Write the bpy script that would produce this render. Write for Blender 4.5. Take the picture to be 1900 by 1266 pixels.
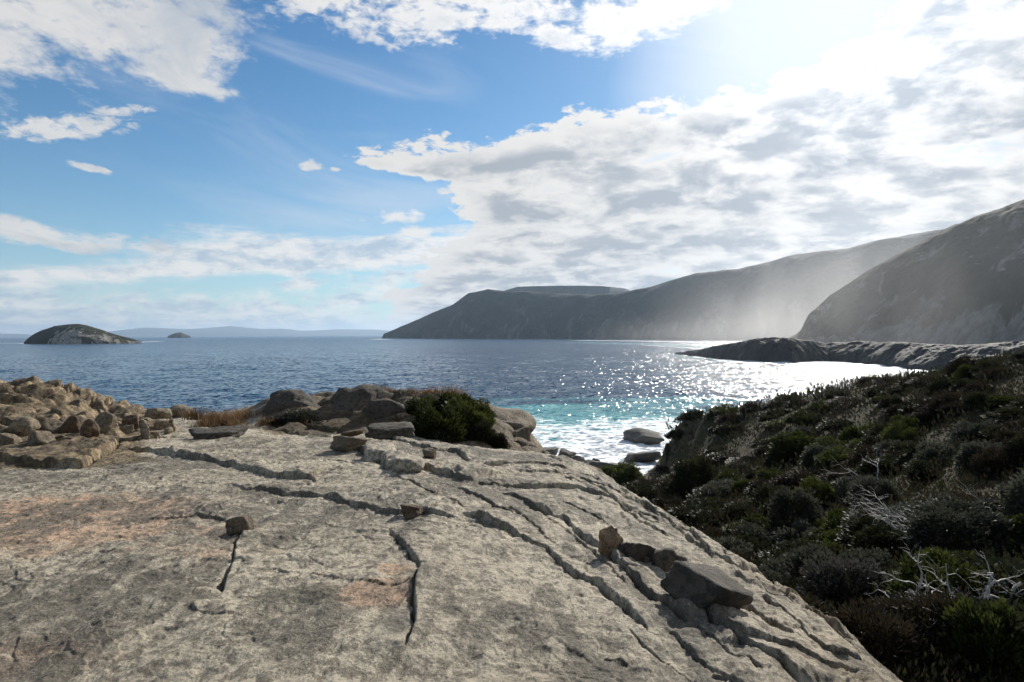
import bpy, bmesh, math, random
import numpy as np
from mathutils import Vector, Matrix

for o in list(bpy.data.objects):
    bpy.data.objects.remove(o)
sc = bpy.context.scene
COL = sc.collection
R = math.radians

# ------------------------------------------------------------------ camera
EYE = np.array([0.0, 0.0, 16.0])
FPX = 1267.0
ROLL, PITCH = R(0.256), R(0.56)
rgt = np.array([math.cos(ROLL), 0, -math.sin(ROLL)])
fwd = np.array([0, math.cos(PITCH), -math.sin(PITCH)])
fwd = fwd - rgt * fwd.dot(rgt); fwd /= np.linalg.norm(fwd)
upv = np.cross(rgt, fwd)
cam_d = bpy.data.cameras.new("camera")
cam_d.sensor_width = 36.0
cam_d.lens = 36.0 * FPX / 1900.0
cam_d.clip_start = 0.1
cam_d.clip_end = 60000
cam = bpy.data.objects.new("camera", cam_d)
COL.objects.link(cam)
M = Matrix(((rgt[0], upv[0], -fwd[0], EYE[0]), (rgt[1], upv[1], -fwd[1], EYE[1]),
            (rgt[2], upv[2], -fwd[2], EYE[2]), (0, 0, 0, 1)))
cam.matrix_world = M
sc.camera = cam


def ray(px, py):
    return rgt * ((px - 950) / FPX) + upv * ((633 - py) / FPX) + fwd


def P(px, py, Y):
    """world point at depth Y that the photograph shows at (px, py)"""
    d = ray(px, py)
    return EYE + d * (Y / d[1])


def PZ(px, py, z=0.0):
    d = ray(px, py)
    return EYE + d * ((z - EYE[2]) / d[2])


# ------------------------------------------------------------------ light
SUN_AZ, SUN_EL = R(27.0), R(26.5)           # azimuth from +Y towards +X
SUN = Vector((math.sin(SUN_AZ) * math.cos(SUN_EL), math.cos(SUN_AZ) * math.cos(SUN_EL), math.sin(SUN_EL)))
sun_d = bpy.data.lights.new("sun", 'SUN')
sun_d.energy = 5.0
sun_d.angle = R(0.53)
sun_d.color = (1.0, 0.95, 0.87)
sun_o = bpy.data.objects.new("sun", sun_d)
sun_o.rotation_euler = (-SUN).to_track_quat('-Z', 'Y').to_euler()
COL.objects.link(sun_o)
sc.view_settings.view_transform = 'Standard'
sc.view_settings.look = 'None'
sc.view_settings.exposure = 0.14
sc.view_settings.gamma = 1.0
sc.view_settings.use_curve_mapping = False
sc.cycles.max_bounces = 6
sc.cycles.diffuse_bounces = 1
sc.cycles.glossy_bounces = 1
sc.cycles.transmission_bounces = 2
sc.cycles.transparent_max_bounces = 4
sc.cycles.volume_bounces = 0
sc.cycles.sample_clamp_indirect = 4.0
sc.cycles.caustics_reflective = False
sc.cycles.caustics_refractive = False
sc.cycles.volume_max_steps = 64
sc.cycles.use_adaptive_sampling = True
sc.cycles.adaptive_threshold = 0.02


# ------------------------------------------------------------------ node expressions
class X:
    """a shader value: arithmetic on it adds nodes"""
    def __init__(s, t, k):
        s.t, s.k = t, k

    def _m(s, op, *a, clamp=False):
        n = s.t.nodes.new('ShaderNodeMath'); n.operation = op; n.use_clamp = clamp
        for i, v in enumerate((s,) + a):
            if isinstance(v, X):
                s.t.links.new(v.k, n.inputs[i])
            else:
                n.inputs[i].default_value = v
        return X(s.t, n.outputs[0])

    def __add__(s, o): return s._m('ADD', o)
    __radd__ = __add__
    def __sub__(s, o): return s._m('SUBTRACT', o)
    def __rsub__(s, o): return (s * -1.0) + o
    def __mul__(s, o): return s._m('MULTIPLY', o)
    __rmul__ = __mul__
    def __truediv__(s, o): return s._m('DIVIDE', o)
    def pow(s, o): return s._m('POWER', o)
    def exp(s): return (s * 1.442695)._rexp()
    def _rexp(s):
        n = s.t.nodes.new('ShaderNodeMath'); n.operation = 'POWER'
        n.inputs[0].default_value = 2.0; s.t.links.new(s.k, n.inputs[1]); return X(s.t, n.outputs[0])
    def max(s, o): return s._m('MAXIMUM', o)
    def min(s, o): return s._m('MINIMUM', o)
    def abs(s): return s._m('ABSOLUTE')
    def clamp(s): return s._m('ADD', 0.0, clamp=True)
    def asin(s): return s._m('ARCSINE')
    def atan2(s, o): return s._m('ARCTAN2', o)
    def sin(s): return s._m('SINE')

    def ss(s, a, b):
        """smoothstep from a to b"""
        n = s.t.nodes.new('ShaderNodeMapRange'); n.interpolation_type = 'SMOOTHSTEP'
        s.t.links.new(s.k, n.inputs[0])
        for i, v in ((1, a), (2, b)):
            n.inputs[i].default_value = v
        if a > b:
            n.inputs[1].default_value, n.inputs[2].default_value = b, a
            n.inputs[3].default_value, n.inputs[4].default_value = 1.0, 0.0
        return X(s.t, n.outputs[0])

    def curve(s, pts, lo, hi):
        """piecewise curve through pts, x inside lo..hi"""
        ys = [p[1] for p in pts]; y0, y1 = min(ys), max(ys)
        n = s.t.nodes.new('ShaderNodeFloatCurve')
        c = n.mapping.curves[0]
        q = [((p[0] - lo) / (hi - lo), (p[1] - y0) / (y1 - y0)) for p in pts]
        c.points[0].location = q[0]; c.points[1].location = q[-1]
        for p in q[1:-1]:
            c.points.new(*p)
        for p in c.points:
            p.handle_type = 'AUTO_CLAMPED'
        n.mapping.update()
        u = (s - lo) * (1.0 / (hi - lo))
        s.t.links.new(u.clamp().k, n.inputs['Value'])
        return X(s.t, n.outputs[0]) * (y1 - y0) + y0


def vec(t, x, y, z):
    n = t.nodes.new('ShaderNodeCombineXYZ')
    for i, v in enumerate((x, y, z)):
        if isinstance(v, X): t.links.new(v.k, n.inputs[i])
        else: n.inputs[i].default_value = v
    return X(t, n.outputs[0])


def sep(t, v):
    n = t.nodes.new('ShaderNodeSeparateXYZ'); t.links.new(v.k, n.inputs[0])
    return [X(t, n.outputs[i]) for i in range(3)]


def mapv(t, v, scale=(1, 1, 1), rot=(0, 0, 0), loc=(0, 0, 0)):
    n = t.nodes.new('ShaderNodeMapping'); t.links.new(v.k, n.inputs['Vector'])
    n.inputs['Scale'].default_value = scale; n.inputs['Rotation'].default_value = rot
    n.inputs['Location'].default_value = loc
    return X(t, n.outputs[0])


def noise(t, v, scale, detail=4, rough=0.55, dist=0.0, lac=2.0, dim='3D'):
    n = t.nodes.new('ShaderNodeTexNoise'); n.noise_dimensions = dim
    t.links.new(v.k, n.inputs['Vector'])
    n.inputs['Scale'].default_value = scale; n.inputs['Detail'].default_value = detail
    n.inputs['Roughness'].default_value = rough; n.inputs['Distortion'].default_value = dist
    n.inputs['Lacunarity'].default_value = lac
    return X(t, n.outputs['Fac'])


def voro(t, v, scale, feature='F1', out='Distance', rand=1.0):
    n = t.nodes.new('ShaderNodeTexVoronoi'); n.feature = feature
    t.links.new(v.k, n.inputs['Vector']); n.inputs['Scale'].default_value = scale
    n.inputs['Randomness'].default_value = rand
    return X(t, n.outputs[out])


def mix(t, f, a, b):
    n = t.nodes.new('ShaderNodeMix'); n.data_type = 'RGBA'; n.clamp_factor = True
    if isinstance(f, X): t.links.new(f.k, n.inputs[0])
    else: n.inputs[0].default_value = f
    for i, v in ((6, a), (7, b)):
        if isinstance(v, X): t.links.new(v.k, n.inputs[i])
        else: n.inputs[i].default_value = (*v, 1) if len(v) == 3 else v
    return X(t, n.outputs[2])


def cmul(t, c, f):
    """colour times value"""
    n = t.nodes.new('ShaderNodeVectorMath'); n.operation = 'SCALE'
    t.links.new(c.k, n.inputs[0])
    if isinstance(f, X): t.links.new(f.k, n.inputs['Scale'])
    else: n.inputs['Scale'].default_value = f
    return X(t, n.outputs[0])


def cadd(t, a, b):
    n = t.nodes.new('ShaderNodeVectorMath'); n.operation = 'ADD'
    for i, v in enumerate((a, b)):
        if isinstance(v, X): t.links.new(v.k, n.inputs[i])
        else: n.inputs[i].default_value = v
    return X(t, n.outputs[0])


def rgb(t, c):
    n = t.nodes.new('ShaderNodeRGB'); n.outputs[0].default_value = (*c, 1)
    return X(t, n.outputs[0])


# ------------------------------------------------------------------ sky
W = bpy.data.worlds.new("World"); sc.world = W; W.use_nodes = True
W.cycles.sampling_method = 'MANUAL'; W.cycles.sample_map_resolution = 512


def azel(px, py):
    d = ray(px, py); d = d / np.linalg.norm(d)
    return math.degrees(math.atan2(d[0], d[1])), math.degrees(math.asin(d[2]))


def build_sky():
    t = W.node_tree; t.nodes.clear()
    out = t.nodes.new('ShaderNodeOutputWorld'); bg = t.nodes.new('ShaderNodeBackground')
    t.links.new(bg.outputs[0], out.inputs[0])
    sky = t.nodes.new('ShaderNodeTexSky'); sky.sky_type = 'NISHITA'; sky.sun_disc = False
    sky.sun_elevation = SUN_EL; sky.sun_rotation = SUN_AZ
    sky.altitude = 0; sky.air_density = 1.0; sky.dust_density = 0.15; sky.ozone_density = 1.6
    tc = t.nodes.new('ShaderNodeTexCoord')
    d0 = X(t, tc.outputs['Generated'])
    dx, dy, dz = sep(t, d0)
    az = dx.atan2(dy) * 57.29578
    el = dz.max(0.0).min(1.0).asin() * 57.29578
    # the sky below the horizon goes on as the sky at the horizon
    t.links.new(vec(t, dx, dy, dz.max(0.004)).k, sky.inputs['Vector'])
    base = X(t, sky.outputs[0])
    hs = t.nodes.new('ShaderNodeHueSaturation'); hs.inputs['Saturation'].default_value = SKY_SAT
    t.links.new(base.k, hs.inputs['Color']); base = mix(t, 0.0, cmul(t, X(t, hs.outputs[0]), SKY_GAIN), (0, 0, 0))
    tn = t.nodes.new('ShaderNodeVectorMath'); tn.operation = 'MULTIPLY'; t.links.new(base.k, tn.inputs[0]); tn.inputs[1].default_value = SKY_TINT; base = X(t, tn.outputs[0])
    # cosine of the angle to the sun
    cs = (dx * SUN.x + dy * SUN.y + dz * SUN.z).min(1.0).max(-1.0)
    th = (1.0 - cs)                                   # 0 at the sun
    glow = (th * -9.0).exp()                          # wide
    glow2 = (th * -55.0).exp()                        # narrow
    # cloud sheet seen in perspective
    h = dz.max(0.0) + 0.14
    qx, qy = dx / h, dy / h
    q = vec(t, qx, qy, 0.0)
    warp = noise(t, q, 1.3, 3, 0.5)
    qw = vec(t, qx + (warp - 0.5) * 0.35, qy + (warp - 0.5) * 0.2, 0.0)

    def el_of(pts):                                   # pixel polyline -> az/el curve
        return az.curve([azel(*p) for p in pts], azel(*pts[0])[0], azel(*pts[-1])[0])

    # --- E: the great bank that fills the right half
    U = el_of([(560, 320), (650, 300), (700, 278), (800, 268), (950, 252), (1020, 232), (1075, 206), (1130, 214), (1190, 192), (1300, 182), (1400, 160),
               (1500, 125), (1590, 75), (1680, 10), (1800, -140), (1900, -330)])
    ab = [azel(p[0], p[1]) for p in ((560, -600), (600, 240), (655, 300), (740, 322), (820, 345), (850, 390), (840, 440), (800, 480), (760, 520), (720, 560), (690, 660))]
    A = el.curve([(e, a) for a, e in reversed(ab)], ab[-1][1], ab[0][1])
    eU = (U - el) * (1 / 3.0)
    eL = (az - A) * (1 / 4.5)
    cov_e = eU.min(eL).min(1.0).max(-1.5)
    # --- F: layered streaks towards the horizon on the left
    F1 = el_of([(-400, 485), (0, 484), (250, 470), (330, 440), (470, 430), (640, 446), (720, 425), (830, 425), (1000, 400)])
    f_mid = el_of([(-400, 520), (0, 512), (300, 505), (640, 492), (830, 480), (1000, 470)])
    cov_f = ((F1 - el) * 0.55).min((el - f_mid) * 0.9 + 0.75).min(1.0).max(-1.5)
    G1 = el_of([(-400, 540), (0, 540), (300, 545), (450, 530), (520, 505), (700, 490), (850, 470), (1000, 450)])
    cov_g = ((G1 - el) * 0.4).min(0.42).max(-1.5)

    def blob(px, py, rx, ry, rot=0.0):
        a, e = azel(px, py)
        k = 57.29578 / FPX
        c, s_ = math.cos(R(rot)), math.sin(R(rot))
        u, v = az - a, el - e
        x = (u * c + v * s_) * (1 / (rx * k)); y = (v * c - u * s_) * (1 / (ry * k))
        return 1.0 - (x * x + y * y)

    def many(bl, lo=-1.5):
        m = blob(*bl[0])
        for b in bl[1:]: m = m.max(blob(*b))
        return m.max(lo).min(1.0)
    # --- A/B/D: separate sheets left and top
    cov_a = many([(130, 20, 300, 85, -8), (330, 75, 120, 65, -25), (-5, 95, 48, 55, 30), (330, 148, 120, 26, -8), (-340, 60, 270, 110, 0),
                  (-150, -180, 500, 220, 0), (70, 435, 190, 24, -4), 
                  (-600, 300, 200, 60, 0)])
    cov_b = many([(120, 236, 120, 25, 12), (225, 206, 60, 11, 12), (168, 312, 40, 8, -10), (578, 308, 26, 13, 0), (622, 314, 16, 6, 0)])
    cov_d = many([(650, -10, 290, 66, -8), (860, 10, 230, 62, 0), (1010, 25, 130, 55, -14), (1150, 35, 170, 62, 8), (1270, 20, 110, 40, 20),
                  (900, -180, 700, 150, 0), (740, 402, 75, 18, 4), (770, 430, 60, 14, 4)])

    # textures
    n_big = noise(t, qw, 1.55, 6, 0.56, 0.15)
    s_step = 0.12
    qs = vec(t, qx + (warp - 0.5) * 0.35 + SUN.x * s_step, qy + (warp - 0.5) * 0.2 + SUN.y * s_step, 0.0)
    n_off = noise(t, qs, 1.55, 4, 0.5, 0.15)
    h2 = dz.max(0.0) + 0.25
    q2 = vec(t, dx / h2 + (warp - 0.5) * 0.12, dy / h2, 0.0)
    n_alto = noise(t, mapv(t, q2, (0.9, 1.0, 1), (0, 0, 0.25)), 6.0, 6, 0.56, 0.25)
    streak = noise(t, mapv(t, qw, (2.6, 0.9, 1), (0, 0, -0.5)), 1.7, 7, 0.62, 0.4)
    lay = noise(t, vec(t, az * 0.055, el * 0.42, 0.0), 1.0, 8, 0.6, 0.5)
    fine = noise(t, vec(t, az * 0.24, el * 0.5, 0.0), 1.0, 9, 0.58, 0.3)      # billowing edges
    f2n = noise(t, vec(t, az * 0.75 + el * 0.3, el * 1.5 - az * 0.15, 0.0), 1.0, 7, 0.6, 0.4)
    cirr = noise(t, vec(t, az * 0.05 + el * 0.035, el * 0.16 + az * 0.02, 3.0), 1.0, 6, 0.55, 0.9)

    # opacities
    de = (cov_e * 0.85 + (fine - 0.5) * 1.6 + (f2n - 0.5) * 1.1 + (n_big - 0.5) * 0.6)
    ae = de.ss(-0.08, 0.16)
    # gaps in the bank
    gap = (n_alto * 0.6 + n_big * 0.4).ss(0.30, 0.42)
    ae = ae * (0.55 + 0.45 * gap)
    df = cov_f * 0.55 + (lay - 0.5) * 2.0 + (fine - 0.5) * 0.9
    af = df.ss(-0.15, 0.32) * 0.9
    dg = cov_g * 0.5 + (lay - 0.5) * 1.5 + (fine - 0.5) * 1.6 + (f2n - 0.5) * 0.8
    ag = dg.ss(-0.1, 0.40) * 0.85
    da = cov_a * 0.8 + (streak - 0.5) * 2.2 + (fine - 0.5) * 1.5 + (f2n - 0.5) * 1.0
    aa = da.ss(0.05, 0.75) * 0.93
    db = cov_b * 0.9 + (f2n - 0.5) * 2.4 + (streak - 0.5) * 0.6
    ab_ = db.ss(0.25, 0.85) * 0.9
    dd = cov_d * 0.8 + (fine - 0.5) * 2.8 + (streak - 0.5) * 1.2 + (f2n - 0.5) * 1.6
    ad = dd.ss(0.15, 0.85) * 0.93
    veil = cirr.ss(0.42, 0.75) * blob(640, 270, 520, 260, -18).max(0.0).min(1.0) * 0.42
    veil = veil + cirr.ss(0.45, 0.8) * 0.10 + blob(1560, -20, 420, 230, 25).max(0.0) * (0.5 + cirr * 1.1)

    # brightness of cloud: thin parts let the sun through, thick parts are grey
    lit = 0.67 + glow * 0.20 + glow2 * 0.75
    thick = (n_alto * 0.58 + n_big * 0.27 + f2n * 0.15)
    grey = thick.ss(0.42, 0.59)
    deep = (cov_e - 0.05).ss(0.05, 0.75)               # away from the rim
    rim = (n_big - n_off).ss(-0.02, 0.10)
    ge = (grey * deep * 0.95 + rim * deep * 0.25).min(1.0)
    white = rgb(t, (1.0, 0.985, 0.965))
    greyc = rgb(t, (0.405, 0.445, 0.50))
    col_e = mix(t, ge, cmul(t, white, lit), cmul(t, greyc, 0.84 + glow * 0.22 + glow2 * 0.7))
    col_f = mix(t, (lay * 0.35 + n_alto * 0.4 + f2n * 0.25).ss(0.45, 0.60), cmul(t, white, 0.77 + glow * 0.3), cmul(t, rgb(t, (0.45, 0.56, 0.68)), 0.88 + glow * 0.3))
    col_a = mix(t, (streak * 0.6 + n_big * 0.4).ss(0.46, 0.66), cmul(t, white, 0.70), cmul(t, rgb(t, (0.50, 0.545, 0.60)), 0.92))
    col_d = mix(t, (fine * 0.5 + n_big * 0.5).ss(0.50, 0.68), cmul(t, white, 0.72 + glow * 0.45), cmul(t, rgb(t, (0.52, 0.57, 0.64)), 0.95 + glow * 0.3))
    # clear sky, paler towards the horizon and round the sun
    hz = (el.max(0.0) * -0.16).exp()
    col = mix(t, hz * 0.66, base, rgb(t, (0.55, 0.675, 0.80)))
    col = cadd(t, col, cmul(t, rgb(t, (1.0, 0.99, 0.97)), glow * 0.05 + glow2 * 0.55))
    col = mix(t, veil.min(0.85), col, cmul(t, rgb(t, (0.76, 0.81, 0.89)), 0.78 + glow * 0.35))
    col = mix(t, ag, col, col_f)
    col = mix(t, af, col, col_f)
    col = mix(t, aa, col, col_a)
    col = mix(t, ab_, col, col_a)
    col = mix(t, ad, col, col_d)
    col = mix(t, ae, col, col_e)
    # overhead and behind the viewer: unseen, dimmer cloud added to neutralise shadow fill
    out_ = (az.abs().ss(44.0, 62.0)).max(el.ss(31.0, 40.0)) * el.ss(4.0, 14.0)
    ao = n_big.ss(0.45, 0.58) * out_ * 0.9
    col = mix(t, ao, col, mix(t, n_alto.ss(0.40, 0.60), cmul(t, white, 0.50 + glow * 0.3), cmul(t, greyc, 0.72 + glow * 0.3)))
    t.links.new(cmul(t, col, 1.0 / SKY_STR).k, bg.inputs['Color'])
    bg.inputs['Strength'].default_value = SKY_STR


HAZE_D = 4.2e-5
SKY_SAT, SKY_GAIN, SKY_STR, SKY_TINT = 1.2, 0.080, 0.1, (0.66, 0.96, 1.10)
build_sky()

# ------------------------------------------------------------------ helpers
rng = np.random.default_rng(7)
random.seed(7)
_perm = np.random.default_rng(3).permutation(256); _perm = np.concatenate([_perm, _perm, _perm])
_g3 = np.random.default_rng(5).normal(size=(256, 3)); _g3 /= np.linalg.norm(_g3, axis=1)[:, None]


def perlin(p):
    p = np.asarray(p, float)
    i = np.floor(p).astype(int); f = p - i; i &= 255
    w = f * f * f * (f * (f * 6 - 15) + 10)
    res = 0
    for a in (0, 1):
        wx = w[:, 0] if a else 1 - w[:, 0]
        pa = _perm[i[:, 0] + a]
        for b in (0, 1):
            wy = w[:, 1] if b else 1 - w[:, 1]
            pb = _perm[pa + i[:, 1] + b]
            for c in (0, 1):
                wz = w[:, 2] if c else 1 - w[:, 2]
                g = _g3[_perm[pb + i[:, 2] + c]]
                res = res + wx * wy * wz * (g[:, 0] * (f[:, 0] - a) + g[:, 1] * (f[:, 1] - b) + g[:, 2] * (f[:, 2] - c))
    return res


_gx, _gy, _gz = (np.ascontiguousarray(_g3[:, k], np.float32) for k in range(3))
_p32 = _perm.astype(np.int32)
_g2x, _g2y = np.cos(np.arange(256) * 2.4).astype(np.float32), np.sin(np.arange(256) * 2.4).astype(np.float32)


def perlin2(x, y):
    xi = np.floor(x); yi = np.floor(y); fx = (x - xi).astype(np.float32); fy = (y - yi).astype(np.float32)
    ix = xi.astype(np.int32) & 255; iy = yi.astype(np.int32) & 255
    wx = fx * fx * fx * (fx * (fx * 6 - 15) + 10); wy = fy * fy * fy * (fy * (fy * 6 - 15) + 10)
    p0, p1 = _p32[ix], _p32[ix + 1]
    h = _p32[p0 + iy]; a = _g2x[h] * fx + _g2y[h] * fy
    h = _p32[p1 + iy]; b = _g2x[h] * (fx - 1) + _g2y[h] * fy
    r0 = a + wx * (b - a)
    h = _p32[p0 + iy + 1]; a = _g2x[h] * fx + _g2y[h] * (fy - 1)
    h = _p32[p1 + iy + 1]; b = _g2x[h] * (fx - 1) + _g2y[h] * (fy - 1)
    r1 = a + wx * (b - a)
    return (r0 + wy * (r1 - r0)) * 0.85


def fbm2(x, y, scale=1.0, oct=5, gain=0.5, ridged=False, seed=0.0):
    x, y = x * scale + seed, y * scale + seed * 0.7
    a, s = 1.0, 0
    for k in range(oct):
        n = perlin2(x, y); s = s + a * ((0.4 - np.abs(n)) if ridged else n)
        x, y = x * 2.03 + 17.3, y * 2.03 + 9.1; a *= gain
    return s


def fbm(p, scale=1.0, oct=5, gain=0.5, ridged=False):
    p = np.asarray(p, float) * scale
    a, s = 1.0, 0
    for k in range(oct):
        n = perlin(p + 17.3 * k)
        s = s + a * ((0.4 - np.abs(n)) if ridged else n)
        p = p * 2.03; a *= gain
    return s


def sstep(a, b, x):
    t = np.clip((x - a) / (b - a), 0, 1)
    return t * t * (3 - 2 * t)


def xyz(x, y, z=0.0):
    return np.stack([np.ravel(x), np.ravel(y), np.broadcast_to(z, np.ravel(x).shape) if np.ndim(z) == 0 else np.ravel(z)], 1)


class TPS:
    """smooth height surface through control points"""
    def __init__(s, pts, lam=1e-3):
        pts = np.array(pts, float); s.c = pts[:, :2]; z = pts[:, 2]; n = len(pts)
        K = s._k(s.c) + lam * np.eye(n); Q = np.c_[np.ones(n), s.c]
        A = np.zeros((n + 3, n + 3)); A[:n, :n] = K; A[:n, n:] = Q; A[n:, :n] = Q.T
        s.w = np.linalg.solve(A, np.r_[z, 0, 0, 0])

    def _k(s, q):
        d2 = ((q[:, None, :] - s.c[None]) ** 2).sum(-1)
        return 0.5 * d2 * np.log(d2 + 1e-9)

    def __call__(s, x, y):
        q = np.stack([np.ravel(x), np.ravel(y)], 1)
        out = np.empty(len(q)); n = len(s.c)
        for i in range(0, len(q), 40000):
            b = q[i:i + 40000]
            out[i:i + 40000] = s._k(b) @ s.w[:n] + np.c_[np.ones(len(b)), b] @ s.w[n:]
        return out


def mesh_from(name, v, f, mat=None, smooth=True):
    me = bpy.data.meshes.new(name)
    v = np.asarray(v, np.float32); f = np.asarray(f, np.int32); k = f.shape[1]
    me.vertices.add(len(v)); me.vertices.foreach_set("co", v.ravel())
    me.loops.add(f.size); me.loops.foreach_set("vertex_index", f.ravel())
    me.polygons.add(len(f)); me.polygons.foreach_set("loop_start", np.arange(0, f.size, k, dtype=np.int32))
    me.polygons.foreach_set("loop_total", np.full(len(f), k, np.int32))
    me.update(calc_edges=True)
    if smooth:
        me.polygons.foreach_set("use_smooth", np.ones(len(f), bool))
    if mat: me.materials.append(mat)
    return me


def attr(me, name, val):
    a = me.attributes.new(name, 'FLOAT', 'POINT'); a.data.foreach_set("value", np.asarray(val, np.float32).ravel())


def grid_faces(nr, nc, wrap=False):
    i = np.arange(nr - 1)[:, None]; j = np.arange(nc if wrap else nc - 1)[None]
    j2 = (j + 1) % nc
    a = i * nc + j; b = i * nc + j2; c = (i + 1) * nc + j2; d = (i + 1) * nc + j
    return np.stack([a, b, c, d], -1).reshape(-1, 4)


def put(name, me, parent=None, loc=None, kind=None, label=None, cat=None, group=None):
    o = bpy.data.objects.new(name, me); COL.objects.link(o)
    if parent is not None: o.parent = parent
    if loc is not None: o.location = loc
    if kind: o["kind"] = kind
    if label: o["label"] = label
    if cat: o["category"] = cat
    if group: o["group"] = group
    return o


def new_mat(name):
    m = bpy.data.materials.new(name); m.use_nodes = True
    t = m.node_tree; t.nodes.clear()
    o = t.nodes.new('ShaderNodeOutputMaterial'); b = t.nodes.new('ShaderNodeBsdfPrincipled')
    t.links.new(b.outputs[0], o.inputs[0])
    return m, t, b


def pos(t):
    return X(t, t.nodes.new('ShaderNodeNewGeometry').outputs['Position'])


def attrn(t, name):
    n = t.nodes.new('ShaderNodeAttribute'); n.attribute_name = name
    return X(t, n.outputs['Fac'])


def setin(t, b, name, v):
    if isinstance(v, X): t.links.new(v.k, b.inputs[name])
    else: b.inputs[name].default_value = v


def bump(t, b, h, strength, dist, normal=None):
    n = t.nodes.new('ShaderNodeBump'); n.inputs['Strength'].default_value = strength
    n.inputs['Distance'].default_value = dist; t.links.new(h.k, n.inputs['Height'])
    if normal is not None: t.links.new(normal.outputs[0], n.inputs['Normal'])
    if b is not None: t.links.new(n.outputs[0], b.inputs['Normal'])
    return n


# ------------------------------------------------------------------ materials
def granite(name, light=(0.66, 0.575, 0.43), dark=(0.47, 0.405, 0.30), streaks=0.75, pink=False, ochre=0.25, lich=0.6):
    m, t, b = new_mat(name); p = pos(t)
    big = noise(t, p, 0.55, 5, 0.6)
    c = mix(t, big.ss(0.38, 0.66), light, dark)
    if pink:
        pk = attrn(t, 'pink') + (noise(t, p, 1.6, 5, 0.6) - 0.5) * 1.4
        c = mix(t, pk.ss(0.26, 0.62) * 0.92, c, (0.64, 0.42, 0.27))
        c = mix(t, (attrn(t, 'moss_shade') + (noise(t, p, 3.0, 6, 0.65) - 0.5) * 1.5).ss(0.45, 0.8) * 0.8, c, (0.075, 0.078, 0.045))
        c = mix(t, attrn(t, 'grit').ss(0.3, 0.7) * 0.75, c, (0.21, 0.195, 0.17))
    oc = noise(t, mapv(t, p, (1, 1, 1), (0, 0, 0), (31, 7, 3)), 0.9, 6, 0.65)
    c = mix(t, oc.ss(0.55, 0.72) * ochre, c, (0.42, 0.27, 0.15))
    # grey weathering in broad patches, water stains drawn out down the dip, lichen in clusters
    area = noise(t, mapv(t, p, (1, 1, 1), (0, 0, 0), (4, 12, 3)), 0.42, 5, 0.62).ss(0.42, 0.60)
    st = noise(t, mapv(t, p, (3.0, 0.8, 2.0), (0, 0, 0.45)), 1.1, 8, 0.70, 0.8)
    c = mix(t, (st + (area - 0.5) * 0.12).ss(0.47, 0.59) * streaks, c, (0.115, 0.102, 0.08))
    ck = (noise(t, mapv(t, p, (2.4, 0.7, 1.5), (0, 0, 0.45), (8, 1, 1)), 0.9, 4, 0.58, 0.6) - 0.5).abs()
    crk = ck.ss(0.008, 0.002) * area
    c = mix(t, crk * 0.8, c, (0.055, 0.048, 0.038))
    li = noise(t, p, 3.6, 9, 0.76)
    c = mix(t, (li + (area - 0.5) * 0.10).ss(0.54, 0.60) * lich, c, (0.12, 0.106, 0.082))
    c = mix(t, li.ss(0.45, 0.36) * 0.55, c, (light[0] * 1.15, light[1] * 1.17, light[2] * 1.22))
    mo = noise(t, mapv(t, p, (1.0, 0.7, 1.0), (0, 0, 0.3), (1, 5, 2)), 10.0, 9, 0.78)
    c = mix(t, mo.ss(0.475, 0.56) * 0.80, c, (light[0] * 0.27, light[1] * 0.265, light[2] * 0.26))
    sp = noise(t, p, 60.0, 4, 0.8)
    c = mix(t, sp.ss(0.55, 0.64) * 0.55, c, (0.12, 0.105, 0.085))
    c = mix(t, sp.ss(0.45, 0.36) * 0.4, c, (light[0] * 1.2, light[1] * 1.22, light[2] * 1.28))
    if pink:                                            # browner, iron-stained rock; the tint also darkens the shaded left ledge face
        tm = t.nodes.new('ShaderNodeVectorMath'); tm.operation = 'MULTIPLY'; t.links.new(c.k, tm.inputs[0])
        tc_ = mix(t, noise(t, p, 2.2, 6, 0.7).ss(0.38, 0.62), (0.70, 0.60, 0.46), (0.36, 0.30, 0.23)); t.links.new(tc_.k, tm.inputs[1])
        c = mix(t, (attrn(t, 'tan') + (noise(t, p, 1.3, 6, 0.65) - 0.5) * 1.0).ss(0.2, 0.6), c, X(t, tm.outputs[0]))
    setin(t, b, 'Base Color', c); b.inputs['Roughness'].default_value = 0.82
    b.inputs['Specular IOR Level'].default_value = 0.3
    hgt = noise(t, mapv(t, p, (1.3, 1.0, 1.2), (0, 0, 0.45)), 8.0, 9, 0.72, 0.2) * 1.6 + st * 0.5
    bump(t, b, hgt, 1.0, 0.055)
    return m


M_SLAB = granite("granite_slab_rock", pink=True)
M_ROCK = granite("granite_boulder", (0.40, 0.315, 0.205), (0.22, 0.172, 0.115), 0.35, ochre=0.6, lich=0.5)
M_OCHRE = granite("ochre_granite", (0.20, 0.125, 0.068), (0.115, 0.07, 0.037), 0.2, ochre=0.8, lich=0.3)
M_FLAKE = granite("flaky_orange_granite", (0.48, 0.32, 0.19), (0.30, 0.19, 0.105), 0.1, ochre=0.7, lich=0.25)
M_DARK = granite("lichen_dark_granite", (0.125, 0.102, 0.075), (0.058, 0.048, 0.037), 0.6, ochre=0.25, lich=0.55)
M_SHORE = granite("wet_shore_granite", (0.19, 0.17, 0.145), (0.10, 0.092, 0.08), 0.3, ochre=0.4, lich=0.4)


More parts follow.
